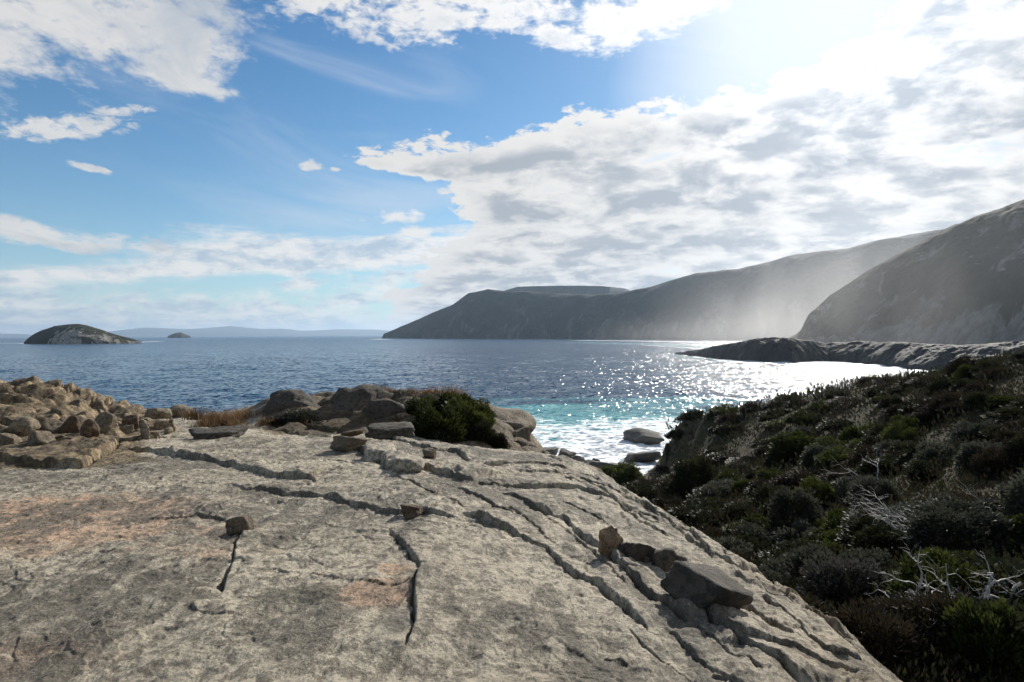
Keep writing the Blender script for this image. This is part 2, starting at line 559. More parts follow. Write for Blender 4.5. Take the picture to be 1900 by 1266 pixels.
def soil_mat():
    m, t, b = new_mat("heath_soil"); p = pos(t)
    c = mix(t, noise(t, p, 0.35, 6, 0.6).ss(0.4, 0.62), (0.045, 0.045, 0.022), (0.085, 0.065, 0.038))
    c = mix(t, noise(t, p, 3.0, 6, 0.7).ss(0.5, 0.7), c, (0.028, 0.032, 0.014))
    c = mix(t, attrn(t, 'rock') + (noise(t, p, 1.5, 5, 0.6) - 0.5) * 0.9, c, mix(t, noise(t, p, 2.5, 6, 0.7).ss(0.4, 0.6), (0.20, 0.155, 0.10), (0.10, 0.088, 0.07)))
    c = mix(t, attrn(t, 'sand').ss(0.3, 0.7) * noise(t, p, 4.0, 6, 0.7).ss(0.35, 0.5), c, (0.30, 0.215, 0.145))
    setin(t, b, 'Base Color', c); b.inputs['Roughness'].default_value = 0.95
    b.inputs['Specular IOR Level'].default_value = 0.1
    bump(t, b, noise(t, p, 6.0, 8, 0.75), 1.0, 0.12)
    return m


M_SOIL = soil_mat()


def hill_mat(name, scrub, scrub2, rock, amount, size, bumpd):
    """far scrub slopes with bare granite showing through"""
    m, t, b = new_mat(name); p = pos(t)
    c = mix(t, noise(t, p, 3.0 / size, 6, 0.65).ss(0.4, 0.62), scrub, scrub2)
    c = mix(t, noise(t, p, 30.0 / size, 5, 0.7).ss(0.45, 0.65) * 0.6, c, (scrub[0] * 0.5, scrub[1] * 0.5, scrub[2] * 0.5))
    r = noise(t, mapv(t, p, (1, 1, 0.7), (0, 0.35, 0)), 2.6 / size, 9, 0.66, 0.7) + attrn(t, 'rock') * 0.45
    rk = mix(t, noise(t, mapv(t, p, (1, 1, 0.35)), 14.0 / size, 7, 0.7).ss(0.38, 0.62), rock, (rock[0] * 0.45, rock[1] * 0.45, rock[2] * 0.45))
    c = mix(t, r.ss(amount, amount + 0.07), c, rk)
    setin(t, b, 'Base Color', c); b.inputs['Roughness'].default_value = 0.9
    b.inputs['Specular IOR Level'].default_value = 0.15
    bump(t, b, noise(t, p, 18.0 / size, 8, 0.75), 1.0, bumpd)
    return m


M_MTN = hill_mat("mountain_scrub", (0.035, 0.038, 0.022), (0.055, 0.05, 0.032), (0.30, 0.28, 0.25), 0.56, 90.0, 3.0)
M_HEAD = hill_mat("headland_scrub", (0.034, 0.041, 0.034), (0.052, 0.056, 0.046), (0.13, 0.12, 0.105), 0.60, 260.0, 7.0)
M_ISLE = hill_mat("island_scrub", (0.03, 0.036, 0.016), (0.045, 0.042, 0.022), (0.42, 0.385, 0.33), 0.64, 45.0, 2.5)
M_FAR = hill_mat("far_hills", (0.03, 0.04, 0.03), (0.05, 0.05, 0.035), (0.10, 0.10, 0.09), 0.7, 1500.0, 10.0)


# ------------------------------------------------------------------ the granite slab we stand on
def slab_surface():
    c = []

    def pl(px, py):                      # a point on the gently falling sheet
        t_ = ray(px, py); s_ = -t_[2] / t_[1]
        Y = 1.5 / (s_ - 0.06); q = P(px, py, Y); c.append(q)
    for px, py in ((-350, 1266), (0, 1266), (475, 1266), (950, 1266), (1250, 1266), (-350, 1060), (0, 1060), (475, 1060), (850, 1060),
                   (0, 940), (400, 930), (760, 930), (300, 872), (620, 862), (820, 880), (450, 812), (640, 815), (-300, 900)):
        pl(px, py)
    for x, y, d in ((0, 0, 1.5), (-2.5, 0, 1.42), (2, 0, 1.75), (-4, 2, 1.5), (0, 1.3, 1.56), (3.4, 0, 3.0)):
        c.append((x, y, 16 - d))
    edge = [(1640, 1262, 4.0), (1540, 1180, 4.9), (1450, 1108, 6.0), (1370, 1050, 7.2), (1290, 992, 9.0), (1200, 930, 11.8), (1100, 870, 16.0), (1010, 838, 19.8)]
    for i, (px, py, Y) in enumerate(edge):
        q = P(px, py, Y); c.append(q)
        c.append(q + np.array([0.75, 0.25, -0.85])); c.append(q + np.array([1.9, 0.6, -2.7])); c.append(q + np.array([3.6, 1.0, -5.5]))
        # a point part-way in from the edge keeps the shoulder round
        c.append(q * 0.0 + np.array([q[0] - 0.75, q[1] - 0.30, q[2] + 0.27]))
    for px, py, Y in ((-300, 812, 16), (0, 812, 16), (150, 806, 17), (-300, 690, 24), (0, 706, 24), (60, 710, 24), (120, 716, 24), (200, 742, 24), (252, 768, 23.5),
                      (0, 760, 20), (120, 766, 20), (220, 795, 19), (300, 792, 21), (340, 778, 23), (400, 776, 23), (440, 772, 23), (350, 800, 19.5),
                      (500, 742, 23.5), (600, 732, 23.5), (700, 726, 23.5), (780, 726, 23.2), (860, 737, 22.8), (915, 758, 22.3), (955, 792, 21.6), (560, 770, 21), (680, 762, 21), (800, 768, 20.8), (985, 826, 21),
                      (500, 795, 19.5), (600, 798, 19.5), (700, 802, 19), (780, 815, 18), (880, 838, 17.5), (940, 842, 18.5)):
        c.append(P(px, py, Y))
    for x in (-24, -16, -10, -5, 0):
        c.append((x, 28.5, 11.6)); c.append((x, 36, 4.0))
    c.append((3, 27, 9.5)); c.append((4, 34, 4.0)); c.append((7, 27, 6))
    return TPS(c)


SLAB = slab_surface()
su = np.r_[np.linspace(-1.15, -0.79, 50), np.linspace(-0.785, 0.58, 740), np.linspace(0.59, 0.98, 30)]
sy = np.r_[np.linspace(0.9, 2.85, 36), np.exp(np.linspace(math.log(2.9), math.log(23), 820)), np.linspace(23.2, 33, 50)]
NU, NY = len(su), len(sy)
UU, YY = np.meshgrid(su, sy); SX = (UU * YY).ravel(); SY = YY.ravel()
SZ = SLAB(SX, SY)


def on_slab(px, py):
    """where the view ray meets the bare sheet"""
    d = ray(px, py); Y = np.exp(np.linspace(math.log(1.5), math.log(30), 500))
    q = EYE[None] + d[None] * (Y / d[1])[:, None]
    hz = SLAB(q[:, 0], q[:, 1]); k = np.where(q[:, 2] < hz)[0]
    k = k[0] if len(k) else int(np.argmin(q[:, 2] - hz))
    return q[k]


def smooth_line(p, n=6):
    p = np.array(p, float); out = []
    for i in range(len(p) - 1):
        a = p[max(i - 1, 0)]; b = p[i]; c = p[i + 1]; d = p[min(i + 2, len(p) - 1)]
        for k in range(n):
            u = k / n
            out.append(0.5 * (2 * b + (c - a) * u + (2 * a - 5 * b + 4 * c - d) * u * u + (3 * b - a - 3 * c + d) * u ** 3))
    out.append(p[-1]); return np.array(out)


def line_dist(x, y, line):
    """distance to a polyline, side sign, and fraction along it"""
    best = np.full(len(x), 1e9); side = np.zeros(len(x)); frac = np.zeros(len(x)); n = len(line) - 1
    for i in range(n):
        a, b = line[i, :2], line[i + 1, :2]; ab = b - a; L2 = ab.dot(ab) + 1e-12
        u = np.clip(((x - a[0]) * ab[0] + (y - a[1]) * ab[1]) / L2, 0, 1)
        dx = x - a[0] - u * ab[0]; dy = y - a[1] - u * ab[1]; d = np.hypot(dx, dy)
        k = d < best; best = np.where(k, d, best)
        side = np.where(k, np.sign(ab[0] * (y - a[1]) - ab[1] * (x - a[0])), side); frac = np.where(k, (i + u) / n, frac)
    return best, side, frac


# joints and sheet edges: pixel line, groove width, groove depth, step height of the far side, how far the step reaches
CR = [
    ([(-90, 852), (0, 861), (80, 867), (148, 868), (176, 856), (208, 838), (222, 820)], .05, .05, .19, 1.8),
    ([(215, 838), (275, 843), (310, 849), (350, 857), (390, 862), (430, 870), (470, 878), (530, 888), (575, 893), (600, 890)], .05, .05, .11, .8),
    ([(600, 892), (640, 872), (662, 860)], .012, .02, .0, .3),
    ([(420, 903), (475, 914), (520, 919), (570, 925), (620, 932), (680, 944), (730, 954), (790, 962), (850, 970)], .045, .06, .09, .7),
    ([(852, 962), (895, 970), (938, 986), (968, 1000), (1000, 1016), (1046, 1053), (1096, 1083), (1135, 1112), (1175, 1147), (1205, 1168)], .05, .07, .10, .6),
    ([(940, 950), (987, 979), (1017, 1008), (1040, 1030)], .02, .03, .03, .3),
    ([(1112, 1029), (1155, 1070), (1195, 1104), (1239, 1132), (1275, 1160)], .06, .10, .13, .45),
    ([(1239, 1100), (1290, 1140), (1343, 1172), (1392, 1206), (1442, 1231), (1490, 1275)], .04, .06, .08, .5),
    ([(925, 917), (977, 934), (1017, 959), (1056, 981), (1066, 998), (1096, 1018), (1118, 1030)], .05, .07, .10, .5),
    ([(880, 903), (913, 907), (957, 908), (1007, 911), (1066, 914), (1120, 929), (1170, 952)], .035, .05, .08, .7),
    ([(725, 883), (784, 909), (829, 934), (863, 954)], .015, .03, .01, .3),
    ([(272, 967), (320, 965), (360, 965), (392, 968), (424, 977)], .025, .03, .05, .5),
    ([(452, 993), (436, 1016), (432, 1048), (420, 1076), (410, 1110)], .04, .06, .06, .4),
    ([(352, 1128), (360, 1140), (382, 1150), (412, 1153), (445, 1148)], .02, .02, .035, .25),
    ([(478, 1066), (532, 1072), (580, 1082), (640, 1096), (688, 1100), (724, 1108)], .014, .022, .03, .35),
    ([(552, 1034), (600, 1062), (656, 1084), (700, 1100)], .010, .016, .0, .3),
    ([(722, 985), (742, 1020), (769, 1048), (779, 1073), (768, 1100), (766, 1130), (769, 1157), (764, 1190), (750, 1222)], .03, .045, .075, .3),
    ([(724, 1106), (745, 1100), (768, 1090)], .012, .02, .0, .2),
    ([(1363, 1117), (1402, 1147), (1442, 1176), (1475, 1186)], .035, .05, .06, .35),
    ([(1330, 1045), (1372, 1066), (1412, 1079), (1440, 1082)], .05, .09, .07, .4),
    ([(1480, 1140), (1511, 1157), (1561, 1181), (1600, 1190)], .03, .05, .05, .35),
    ([(1330, 1190), (1400, 1196), (1470, 1215), (1540, 1245), (1600, 1262)], .02, .03, .05, .4),
    ([(640, 832), (669, 838), (693, 853), (711, 865), (723, 875), (773, 873), (797, 877), (844, 894), (884, 901)], .05, .06, .16, .9),
    ([(700, 815), (750, 826), (797, 841), (845, 843), (870, 860)], .03, .05, .09, .6),
    ([(560, 812), (610, 815), (655, 812)], .03, .03, .05, .5),
    ([(90, 828), (170, 826), (260, 819), (340, 812)], .03, .03, .08, .6),
    ([(960, 880), (1010, 885), (1070, 893), (1125, 912)], .03, .04, .06, .5),
    ([(900, 868), (960, 866), (1010, 871), (1060, 882)], .03, .04, .07, .5),
    ([(880, 973), (920, 984), (975, 1006)], .012, .02, .01, .3),
    ([(1120, 1212), (1140, 1218), (1165, 1228)], .02, .03, .03, .25),
    ([(1180, 962), (1230, 985), (1275, 1010), (1310, 1035)], .03, .05, .05, .4),
    ([(1140, 940), (1175, 968), (1205, 990), (1240, 1005)], .03, .05, .05, .4),
    ([(1320, 1255), (1350, 1262), (1400, 1290)], .03, .05, .05, .3),
    ([(560, 855), (630, 858), (690, 872)], .012, .02, .02, .4),
    ([(600, 975), (632, 984)], .010, .014, .01, .2),
    ([(-40, 1065), (60, 1042), (180, 1016), (290, 1004), (390, 1003), (436, 1010)], .10, .0, -.05, 1.0),
    ([(470, 980), (520, 958), (600, 955), (680, 975), (720, 985)], .06, .0, -.025, .5),
]
wig = fbm2(SX, SY, 3.0, 5, 0.55) * 0.022
wigy = fbm2(SX, SY, 3.0, 5, 0.55, seed=9.0) * 0.022
# surface form: broad swells, then roughness that follows the dip of the sheets
q0 = xyz(SX, SY, SZ)
dZ = fbm2(SX, SY, 0.45, 4) * 0.10 + fbm2(SX, SY, 1.3, 6, 0.58, seed=4.0) * 0.055
cs_, sn_ = math.cos(0.45), math.sin(0.45)
qa = np.stack([(SX * cs_ - SY * sn_) * 3.6, (SX * sn_ + SY * cs_) * 1.0, SZ], 1)
dZ += fbm2(qa[:, 0], qa[:, 1], 1.3, 6, 0.6, ridged=True) * 0.032
# thin flakes of the surface sheet, with sharp curling edges, and pitted roughness
for sc__, nst, amp, sd in ((0.55, 7.0, 0.014, 2.0), (1.5, 7.0, 0.004, 12.0)):
    hh = (fbm2(SX * 1.25 + SY * .3, SY, sc__, 5, 0.5, seed=sd) * nst); ff = hh - np.floor(hh)
    msk = np.clip(fbm2(SX, SY, 0.6, 3, seed=sd + 5) * 3 + .65, 0, 1)
    dZ += amp * msk * (sstep(0.0, 0.10, ff) - ff) * np.clip(SY / 6, .7, 1.6)
dZ += fbm2(SX * 1.3, SY, 6.0, 5, 0.62, seed=3.0) * 0.0085 * np.clip(SY / 6, .7, 1.5)
edge_x = np.interp(SY, [0, 4, 6, 9, 12, 16, 20, 30], [1.6, 2.0, 2.3, 2.4, 2.3, 1.9, 0.9, 0.3])
rough_r = sstep(-1.6, 0.2, SX - edge_x)                 # broken, ribbed flank
se_ = SX - edge_x
dZ += rough_r * (fbm2(se_ * 2.6, SY * 0.42, 1.2, 5, 0.58, ridged=True) - 0.2) * 0.075
# sheets lapping over one another: each rises sharply on the side towards us and falls away to the gully
for per, amp, sd in ((0.62, 0.045, 1.0), (0.27, 0.010, 6.0)):
    ph = se_ / per + fbm2(SX, SY * 0.5, 0.55, 4, seed=sd) * 2.2 + SY * 0.05
    fr_ = ph - np.floor(ph)
    lam_ = np.clip(0.55 + 1.6 * fbm2(SX, SY, 0.7, 2, seed=sd + 3), 0.1, 1.2)
    dZ += sstep(-2.6, -0.6, se_) * amp * lam_ * (np.minimum(fr_ / 0.07, (1 - fr_) / 0.93) - 0.5) * np.clip(SY / 7, .6, 1.8)
for i_, ln_ in enumerate(([(1010, 880), (1080, 905), (1150, 945), (1215, 985)], [(1075, 880), (1140, 915), (1200, 955), (1262, 1000)], [(1120, 905), (1190, 945), (1260, 995), (1330, 1050)],
                          [(1040, 935), (1100, 965), (1155, 1000)], [(1000, 960), (1060, 1000), (1110, 1045), (1165, 1100)], [(1390, 1085), (1450, 1120), (1520, 1165), (1590, 1215)],
                          [(1400, 1120), (1460, 1160), (1530, 1205), (1610, 1255)], [(1290, 1160), (1350, 1205), (1420, 1258)], [(1240, 1165), (1300, 1215), (1360, 1270)],
                          [(1160, 1165), (1230, 1210), (1310, 1275)], [(1440, 1110), (1500, 1138), (1585, 1190)], [(1190, 925), (1260, 975), (1310, 1012)],
                          [(840, 905), (900, 935), (960, 965)])):
    CR.append((ln_, .014 + .006 * (i_ % 3), .03 + .01 * (i_ % 4), (.035, .01, .055, .02)[i_ % 4], .3))
for pts, wd, dp, st, reach, *wl in CR:
    ln = smooth_line(wl[0] if wl else [on_slab(*p)[:2] for p in pts], 5)
    lo = ln.min(0) - 3 * max(reach, .3); hi = ln.max(0) + 3 * max(reach, .3)
    k = np.where((SX > lo[0]) & (SX < hi[0]) & (SY > lo[1]) & (SY < hi[1]))[0]
    sc_ = np.clip(SY[k] / 9.0, 0.55, 2.2)
    d, s, fr = line_dist(SX[k] + wig[k], SY[k] + wigy[k], ln)
    endf = sstep(0, .12, fr) * sstep(1, .88, fr)
    n = fbm2(SX[k], SY[k], 3.0, 3)
    n2_ = fbm2(SX[k], SY[k], 1.1, 3, seed=31.0)
    w = wd * sc_ * np.clip(1 + 1.6 * n + 1.2 * n2_, .45, 2) * 0.36
    endf = endf * np.clip(0.95 + 1.0 * n2_, 0.65, 1.3)
    far = sstep(-0.6, 0.6, d * s / w)                   # lines run left to right: left side is the far side
    dZ[k] += endf * (st * 0.72 * sc_ ** 0.6 * far * np.exp(-(d / reach) ** 2) * (1 + 0.4 * n) - dp * sc_ ** 0.5 * 2.7 * np.exp(-(d / w) ** 2) * (1 + 0.7 * n))
# bouldery outcrop on the left and the hump: rounded blocks of bedrock
def blocks(x, y, z, size, seed):
    q = np.stack([x, y, z], 1) / size; q = q + 0.25 * np.stack([fbm2(q[:, 0], q[:, 1], 1.1, 2), fbm2(q[:, 0], q[:, 1], 1.1, 2, seed=5.), 0 * x], 1)
    i = np.floor(q).astype(int); d1 = np.full(len(q), 9.0); d2 = np.full(len(q), 9.0)
    for a in (-1, 0, 1):
        for b in (-1, 0, 1):
            cx, cy = i[:, 0] + a, i[:, 1] + b
            hsh = np.sin(cx * 127.1 + cy * 311.7 + seed) * 43758.5453; rx = hsh - np.floor(hsh)
            hsh = np.sin(cx * 269.5 + cy * 183.3 + seed) * 43758.5453; ry = hsh - np.floor(hsh)
            dd = np.hypot(cx + rx - q[:, 0], cy + ry - q[:, 1])
            d2 = np.where(dd < d1, d1, np.minimum(d2, dd)); d1 = np.minimum(d1, dd)
    return np.clip(d2 - d1, 0, 1)
heap = sstep(15.8, 17.5, SY) * sstep(-0.44, -0.60, SX / SY) * sstep(28, 25, SY)
bl = blocks(SX * .7, SY * 1.5, SZ, 1.7, 1.0)
dZ += heap * ((np.sqrt(bl) - 0.55) * 0.30)
ph_ = SZ * 5.5 + fbm2(SX, SY, .5, 3) * 1.5; dZ += heap * 0.32 * (sstep(.35, .65, ph_ - np.floor(ph_)) - (ph_ - np.floor(ph_)))
bl2 = blocks(SX, SY, SZ, 0.55, 5.0)
dZ += heap * (np.sqrt(bl2) - 0.6) * 0.05
hump = sstep(17.5, 19.5, SY) * sstep(-0.40, -0.34, SX / SY) * sstep(28, 25, SY) * sstep(0.10, 0.03, SX / SY)
dZ += hump * ((np.sqrt(blocks(SX, SY, SZ, 1.1, 9.0)) - 0.6) * 0.28)
dZ += sstep(12, 18, SY) * sstep(-.3, -.1, SX / SY) * (np.sqrt(blocks(SX * 0.55, SY, SZ, 0.8, 3.0)) - .7) * 0.10
SZ2 = SZ + dZ
me = mesh_from("granite_slab", np.stack([SX, SY, SZ2], 1), grid_faces(NY, NU), M_SLAB)


def spot(px, py, r, sx=1.0, sy=1.0):
    q = on_slab(px, py); return np.exp(-(((SX - q[0]) / (r * sx)) ** 2 + ((SY - q[1]) / (r * sy)) ** 2))


attr(me, 'pink', np.clip(spot(60, 970, 1.7, 1.2, .8) + spot(690, 1120, .28) + spot(740, 1075, .12) + spot(30, 1240, .6) * .6 + spot(400, 1030, .5) * .4 + heap * .1, 0, 1))
attr(me, 'tan', np.clip(heap * .8 + hump * .75 + rough_r * .32 + sstep(10.8, 11.8, SY) * sstep(-.50, -.57, SX / SY) * .7, 0, 1))
attr(me, 'moss_shade', np.clip(spot(560, 1120, .33, 1.2, .8) + spot(100, 866, .9, 2.6, .3) * .7 + spot(940, 850, 1.0, 1.4, .7) * .9 + hump * .62 + spot(640, 800, 1.4) * .4 + spot(250, 1130, .4) * .3, 0, 1))  # moss patches and dark hump; ledge term puts its face's shade into colour
attr(me, 'grit', np.clip(spot(742, 1170, .16, .55, 1.6) * 1.3, 0, 1))
slab_o = put("rock_slab", me, kind="structure", label="wide weathered grey granite slab with long cracks in the foreground")


def slab_z(x, y):
    """height of the finished slab (nearest grid vertex)"""
    j = int(np.searchsorted(su, x / max(y, .9))); i = int(np.searchsorted(sy, y))
    return float(SZ2[min(max(i, 0), NY - 1) * NU + min(max(j, 0), NU - 1)])


# ------------------------------------------------------------------ gully and scrub hillside on the right
hc = []
for px, py, Y in ((1900, 668, 38), (1830, 686, 42), (1727, 706, 48), (1610, 718, 56), (1520, 733, 60), (1450, 748, 64), (1350, 770, 68), (1252, 796, 72),
                  (1640, 1245, 6.5), (1450, 1100, 14), (1300, 995, 25), (1200, 925, 40), (1120, 888, 66), (1180, 868, 78),
                  (1900, 1266, 6), (1900, 1110, 9), (1900, 965, 14), (1900, 810, 22), (1900, 722, 30), (1700, 1010, 14), (1700, 860, 26), (1700, 760, 38),
                  (1500, 960, 24), (1500, 860, 38), (1400, 910, 34), (1300, 880, 48), (1320, 828, 60), (2400, 900, 14), (2400, 700, 30), (2400, 1266, 7),
                  (1760, 1266, 6.0), (1240, 880, 62)):
    hc.append(P(px, py, Y))
for x, y, z in ((15, 84, 0.3), (22, 80, 2.0), (34, 76, 3.5), (45, 70, 5), (60, 55, 10), (10, 84, -1.0), (5, 84, -1.5), (18, 92, -2.5), (40, 90, -2), (2, 60, 1.2), (1, 45, 3.5), (3, 2, 12.0), (6, 2, 12.6), (60, 20, 17), (-4, 60, 0), (-5, 84, -2)):
    hc.append((x, y, z))
HILL = TPS(hc)
HN = 250
hu = np.linspace(-0.12, 1.5, HN); hy = np.exp(np.linspace(math.log(2.5), math.log(98), HN))
HU, HYm = np.meshgrid(hu, hy); HX = (HU * HYm).ravel(); HY = HYm.ravel(); HZ = HILL(HX, HY)
qh = xyz(HX, HY, HZ)
nose = np.exp(-(((HX - P(1230, 830, 74)[0]) / 7.0) ** 2 + ((HY - 74) / 7.0) ** 2))
HZ = HZ + fbm(qh, 0.12, 4) * 0.6 + fbm(qh, 0.7, 4) * 0.16 + nose * (fbm(qh, 0.35, 6, 0.62, True) - .3) * 2.4
cutm = sstep(1262, 1196, HX / HY * FPX + 950 + fbm(qh, .35, 4, .6) * 45) * sstep(50, 60, HY)
HZ = HZ * (1 - cutm) + cutm * (0.15 - 0.8 * sstep(78, 86, HY) + fbm(qh, .6, 3) * .3)
me = mesh_from("hillside", np.stack([HX, HY, HZ], 1), grid_faces(HN, HN), M_SOIL)
sp_ = P(1815, 905, 17)
attr(me, 'rock', np.clip(nose * .45 + sstep(2.5, 0.5, HZ), 0, 1))
attr(me, 'sand', np.exp(-(((HX - sp_[0]) / 1.6) ** 2 + ((HY - sp_[1]) / 1.0) ** 2)))
put("hillside_ground", me, kind="structure", label="dark earth slope under the scrub right of the slab")
HZg = HZ


def hill_z(x, y):
    u = np.clip(x / y, hu[0], hu[-1]); j = int(round((u - hu[0]) / (hu[-1] - hu[0]) * (HN - 1)))
    i = int(round((math.log(max(y, 2.5)) - math.log(2.5)) / (math.log(98) - math.log(2.5)) * (HN - 1)))
    return float(HZg[min(max(i, 0), HN - 1) * HN + min(max(j, 0), HN - 1)])


# ------------------------------------------------------------------ far land: a loft from a waterline to a crest and down the back
def resample(pl, n):
    pl = np.array(pl, float); s = np.r_[0, np.cumsum(np.linalg.norm(np.diff(pl[:, :2], axis=0), axis=1))]
    u = np.linspace(0, s[-1], n); return np.stack([np.interp(u, s, pl[:, k]) for k in range(3)], 1)


def loft(base, crest, ns, nt, prof, back, amp, freq, rock_fn=None, seed=0.0, horiz=None, bpow=2.0):
    """base and crest: matching lists of world points"""
    k = np.linspace(0, 1, len(base)); u = np.linspace(0, 1, ns)
    B = np.stack([np.interp(u, k, np.array(base)[:, i]) for i in range(3)], 1)
    C = np.stack([np.interp(u, k, np.array(crest)[:, i]) for i in range(3)], 1)
    v = []
    for j in range(nt):
        t_ = j / (nt - 1) * 1.5
        if t_ <= 1:
            h = t_ ** prof[0]; f = t_ if horiz is None else t_ ** horiz
            p_ = B + (C - B) * np.array([f, f, 0]) + np.array([0, 0, 1]) * ((C - B)[:, 2:3] * (1 - (1 - h) ** prof[1]))
        else:
            s_ = (t_ - 1) / 0.5
            dirn = (C - B) * np.array([1, 1, 0]); L = np.linalg.norm(dirn, axis=1)[:, None] + 1e-6
            p_ = C + dirn / L * back * s_ - np.array([0, 0, 1]) * (C[:, 2:3] + 6) * s_ ** bpow
        v.append(p_)
    v = np.concatenate(v); q = v + seed
    tt = np.repeat(np.arange(nt) / (nt - 1) * 1.5, ns)
    fade = sstep(0.0, 0.08, tt) * (1 - 0.72 * np.exp(-((tt - 1) / 0.10) ** 2))
    n = fbm(q, freq, 6, 0.52) + 0.7 * fbm(q * np.array([1, 1, 0.35]), freq * 1.7, 5, 0.55, True) - 0.25
    out = np.array((B - C).mean(0)); out[2] = 0; out /= np.linalg.norm(out)
    v = v + (out * 0.8 + np.array([0, 0, 0.45])) * (n * amp * fade)[:, None]
    v[:, 2] += fbm(q, freq * 7, 3) * amp * 0.10
    return v, grid_faces(nt, ns), tt


def land(name, base, crest, mat, ns, nt, prof, back, amp, freq, seed=0.0, rock=lambda v, tt: tt * 0, kind="structure", horiz=None, bpow=2.0, **kw):
    v, f, tt = loft(base, crest, ns, nt, prof, back, amp, freq, seed=seed, horiz=horiz, bpow=bpow)
    me = mesh_from(name, v, f, mat); attr(me, 'rock', rock(v, tt))
    return put(name, me, kind=kind, **kw)


# the near mountain behind the rock shelf
cr = [(1475, 632, 655), (1488, 608, 650), (1500, 585, 650), (1540, 548, 660), (1600, 508, 650), (1660, 475, 630), (1740, 432, 600), (1820, 398, 570), (1900, 370, 545), (2050, 330, 530), (2300, 300, 510)]
bs = [(1482, 634, 640), (1484, 634, 636), (1492, 634, 630), (1530, 635, 610), (1590, 637, 580), (1660, 640, 540), (1740, 642, 490), (1820, 644, 450), (1900, 650, 420), (2050, 655, 400), (2300, 660, 380)]
land("mountain", [P(*b) - np.array([0, 0, 3.0]) for b in bs], [P(*c_) for c_ in cr], M_MTN, 360, 200, (0.80, 1.25), 260, 9.0, 1 / 60.0, seed=3.0,
     rock=lambda v, tt: np.exp(-(tt / 0.12) ** 2) * 0.5 - sstep(.75, .95, tt) * .5, label="steep scrubby mountain with bare granite patches on the right", horiz=0.9)
# the long headland behind
cr = [(710, 630), (712, 620), (760, 599), (800, 582), (840, 566), (868, 544), (905, 537), (935, 540), (1010, 542), (1095, 548),
      (1145, 545), (1210, 532), (1290, 507), (1370, 500), (1400, 492), (1480, 472), (1570, 462), (1650, 443), (1735, 428), (1900, 410), (2100, 400)]
def hb(px, i):
    Y = np.interp(px, [709, 860, 1060, 1240, 1500, 2000], [3050, 2600, 2150, 1800, 1500, 1400])
    d = ray(px, 600); return np.array([d[0] / d[1] * Y, Y, -2.0])
bs = [(709,), (711,)] + [(c_[0] - 6,) for c_ in cr[2:]]
cr = [(x, y, hb(x, 0)[1] + 20 + min(1.0, (632 - y) / 60) * 190) for x, y in cr]
land("headland", [hb(b[0], i) for i, b in enumerate(bs)], [P(*c_) for c_ in cr], M_HEAD, 440, 150, (0.75, 1.4), 900, 20.0, 1 / 260.0, seed=11.0,
     rock=lambda v, tt: 0.25 * np.exp(-(tt / 0.25) ** 2), label="long dark headland running down to the sea in the distance")
# second skyline of the headland, set further back
cr = [(880, 560, 3700), (930, 541, 3700), (960, 532, 3700), (1040, 530, 3650), (1120, 531, 3600), (1160, 536, 3500), (1220, 560, 3500)]
bs = [(x[0], 600, 3560) for x in cr]
land("headland_hill", [P(*b) for b in bs], [P(*c_) for c_ in cr], M_HEAD, 160, 60, (0.8, 1.2), 500, 14.0, 1 / 200.0, seed=41.0, label="flat hilltop showing behind the long headland")

# low granite shelf that runs out into the bay
cr = [(1252, 656, 540), (1300, 648, 520), (1345, 640, 500), (1380, 632, 490), (1420, 626, 485), (1460, 628, 480), (1500, 632, 470), (1530, 637, 460), (1600, 634, 440), (1680, 635, 420), (1740, 639, 390),
      (1790, 641, 360), (1840, 637, 350), (1900, 634, 345), (2000, 634, 340)]
bs = [PZ(*p) for p in ((1250, 657), (1290, 662), (1340, 667), (1380, 670), (1430, 672), (1475, 674), (1510, 671), (1540, 671), (1590, 674), (1640, 679), (1690, 686), (1735, 690), (1800, 694), (1900, 700), (2000, 705))]
by_ = [b[1] for b in bs]; bx_ = [b[0] / b[1] for b in bs]
cr = [(x, y, float(np.interp(ray(x, y)[0], bx_, by_)) + 16 + 14 * (x > 1500)) for x, y, _ in cr]
M_SHELF = hill_mat("shelf_granite", (0.06, 0.057, 0.052), (0.085, 0.08, 0.072), (0.16, 0.15, 0.135), 0.56, 26.0, 1.2)
M_SHELF.node_tree.nodes["Principled BSDF"].inputs["Roughness"].default_value = 0.7
M_SHELF.node_tree.nodes["Principled BSDF"].inputs["Specular IOR Level"].default_value = 0.14
land("rock_shelf", [b - np.array([0, 0, 1.0]) for b in bs], [P(*c_) for c_ in cr], M_SHELF, 420, 110, (0.75, 1.5), 90, 3.6, 1 / 16.0, seed=7.0, bpow=0.8, label="low wet granite shelf running out into the bay below the mountain")

# islands and the far coast
def isle(name, pts, Y, depth, mat, amp, freq, seed, rock, **kw):
    cr_ = [P(px, py, Y) for px, py in pts]
    bs_ = []
    for i, (px, py) in enumerate(pts):
        f = math.sin(math.pi * min(max(i / (len(pts) - 1), 0.02), 0.98)); d = ray(px, 640); y_ = Y - depth * f
        bs_.append(np.array([d[0] / d[1] * y_, y_, -1.0]))
    v, f, tt = loft(bs_, cr_, 240, 110, (0.6, 1.5), depth, amp, freq, seed=seed)
    me = mesh_from(name, v, f, mat); attr(me, 'rock', rock(v, tt))
    return put(name, me, **kw)


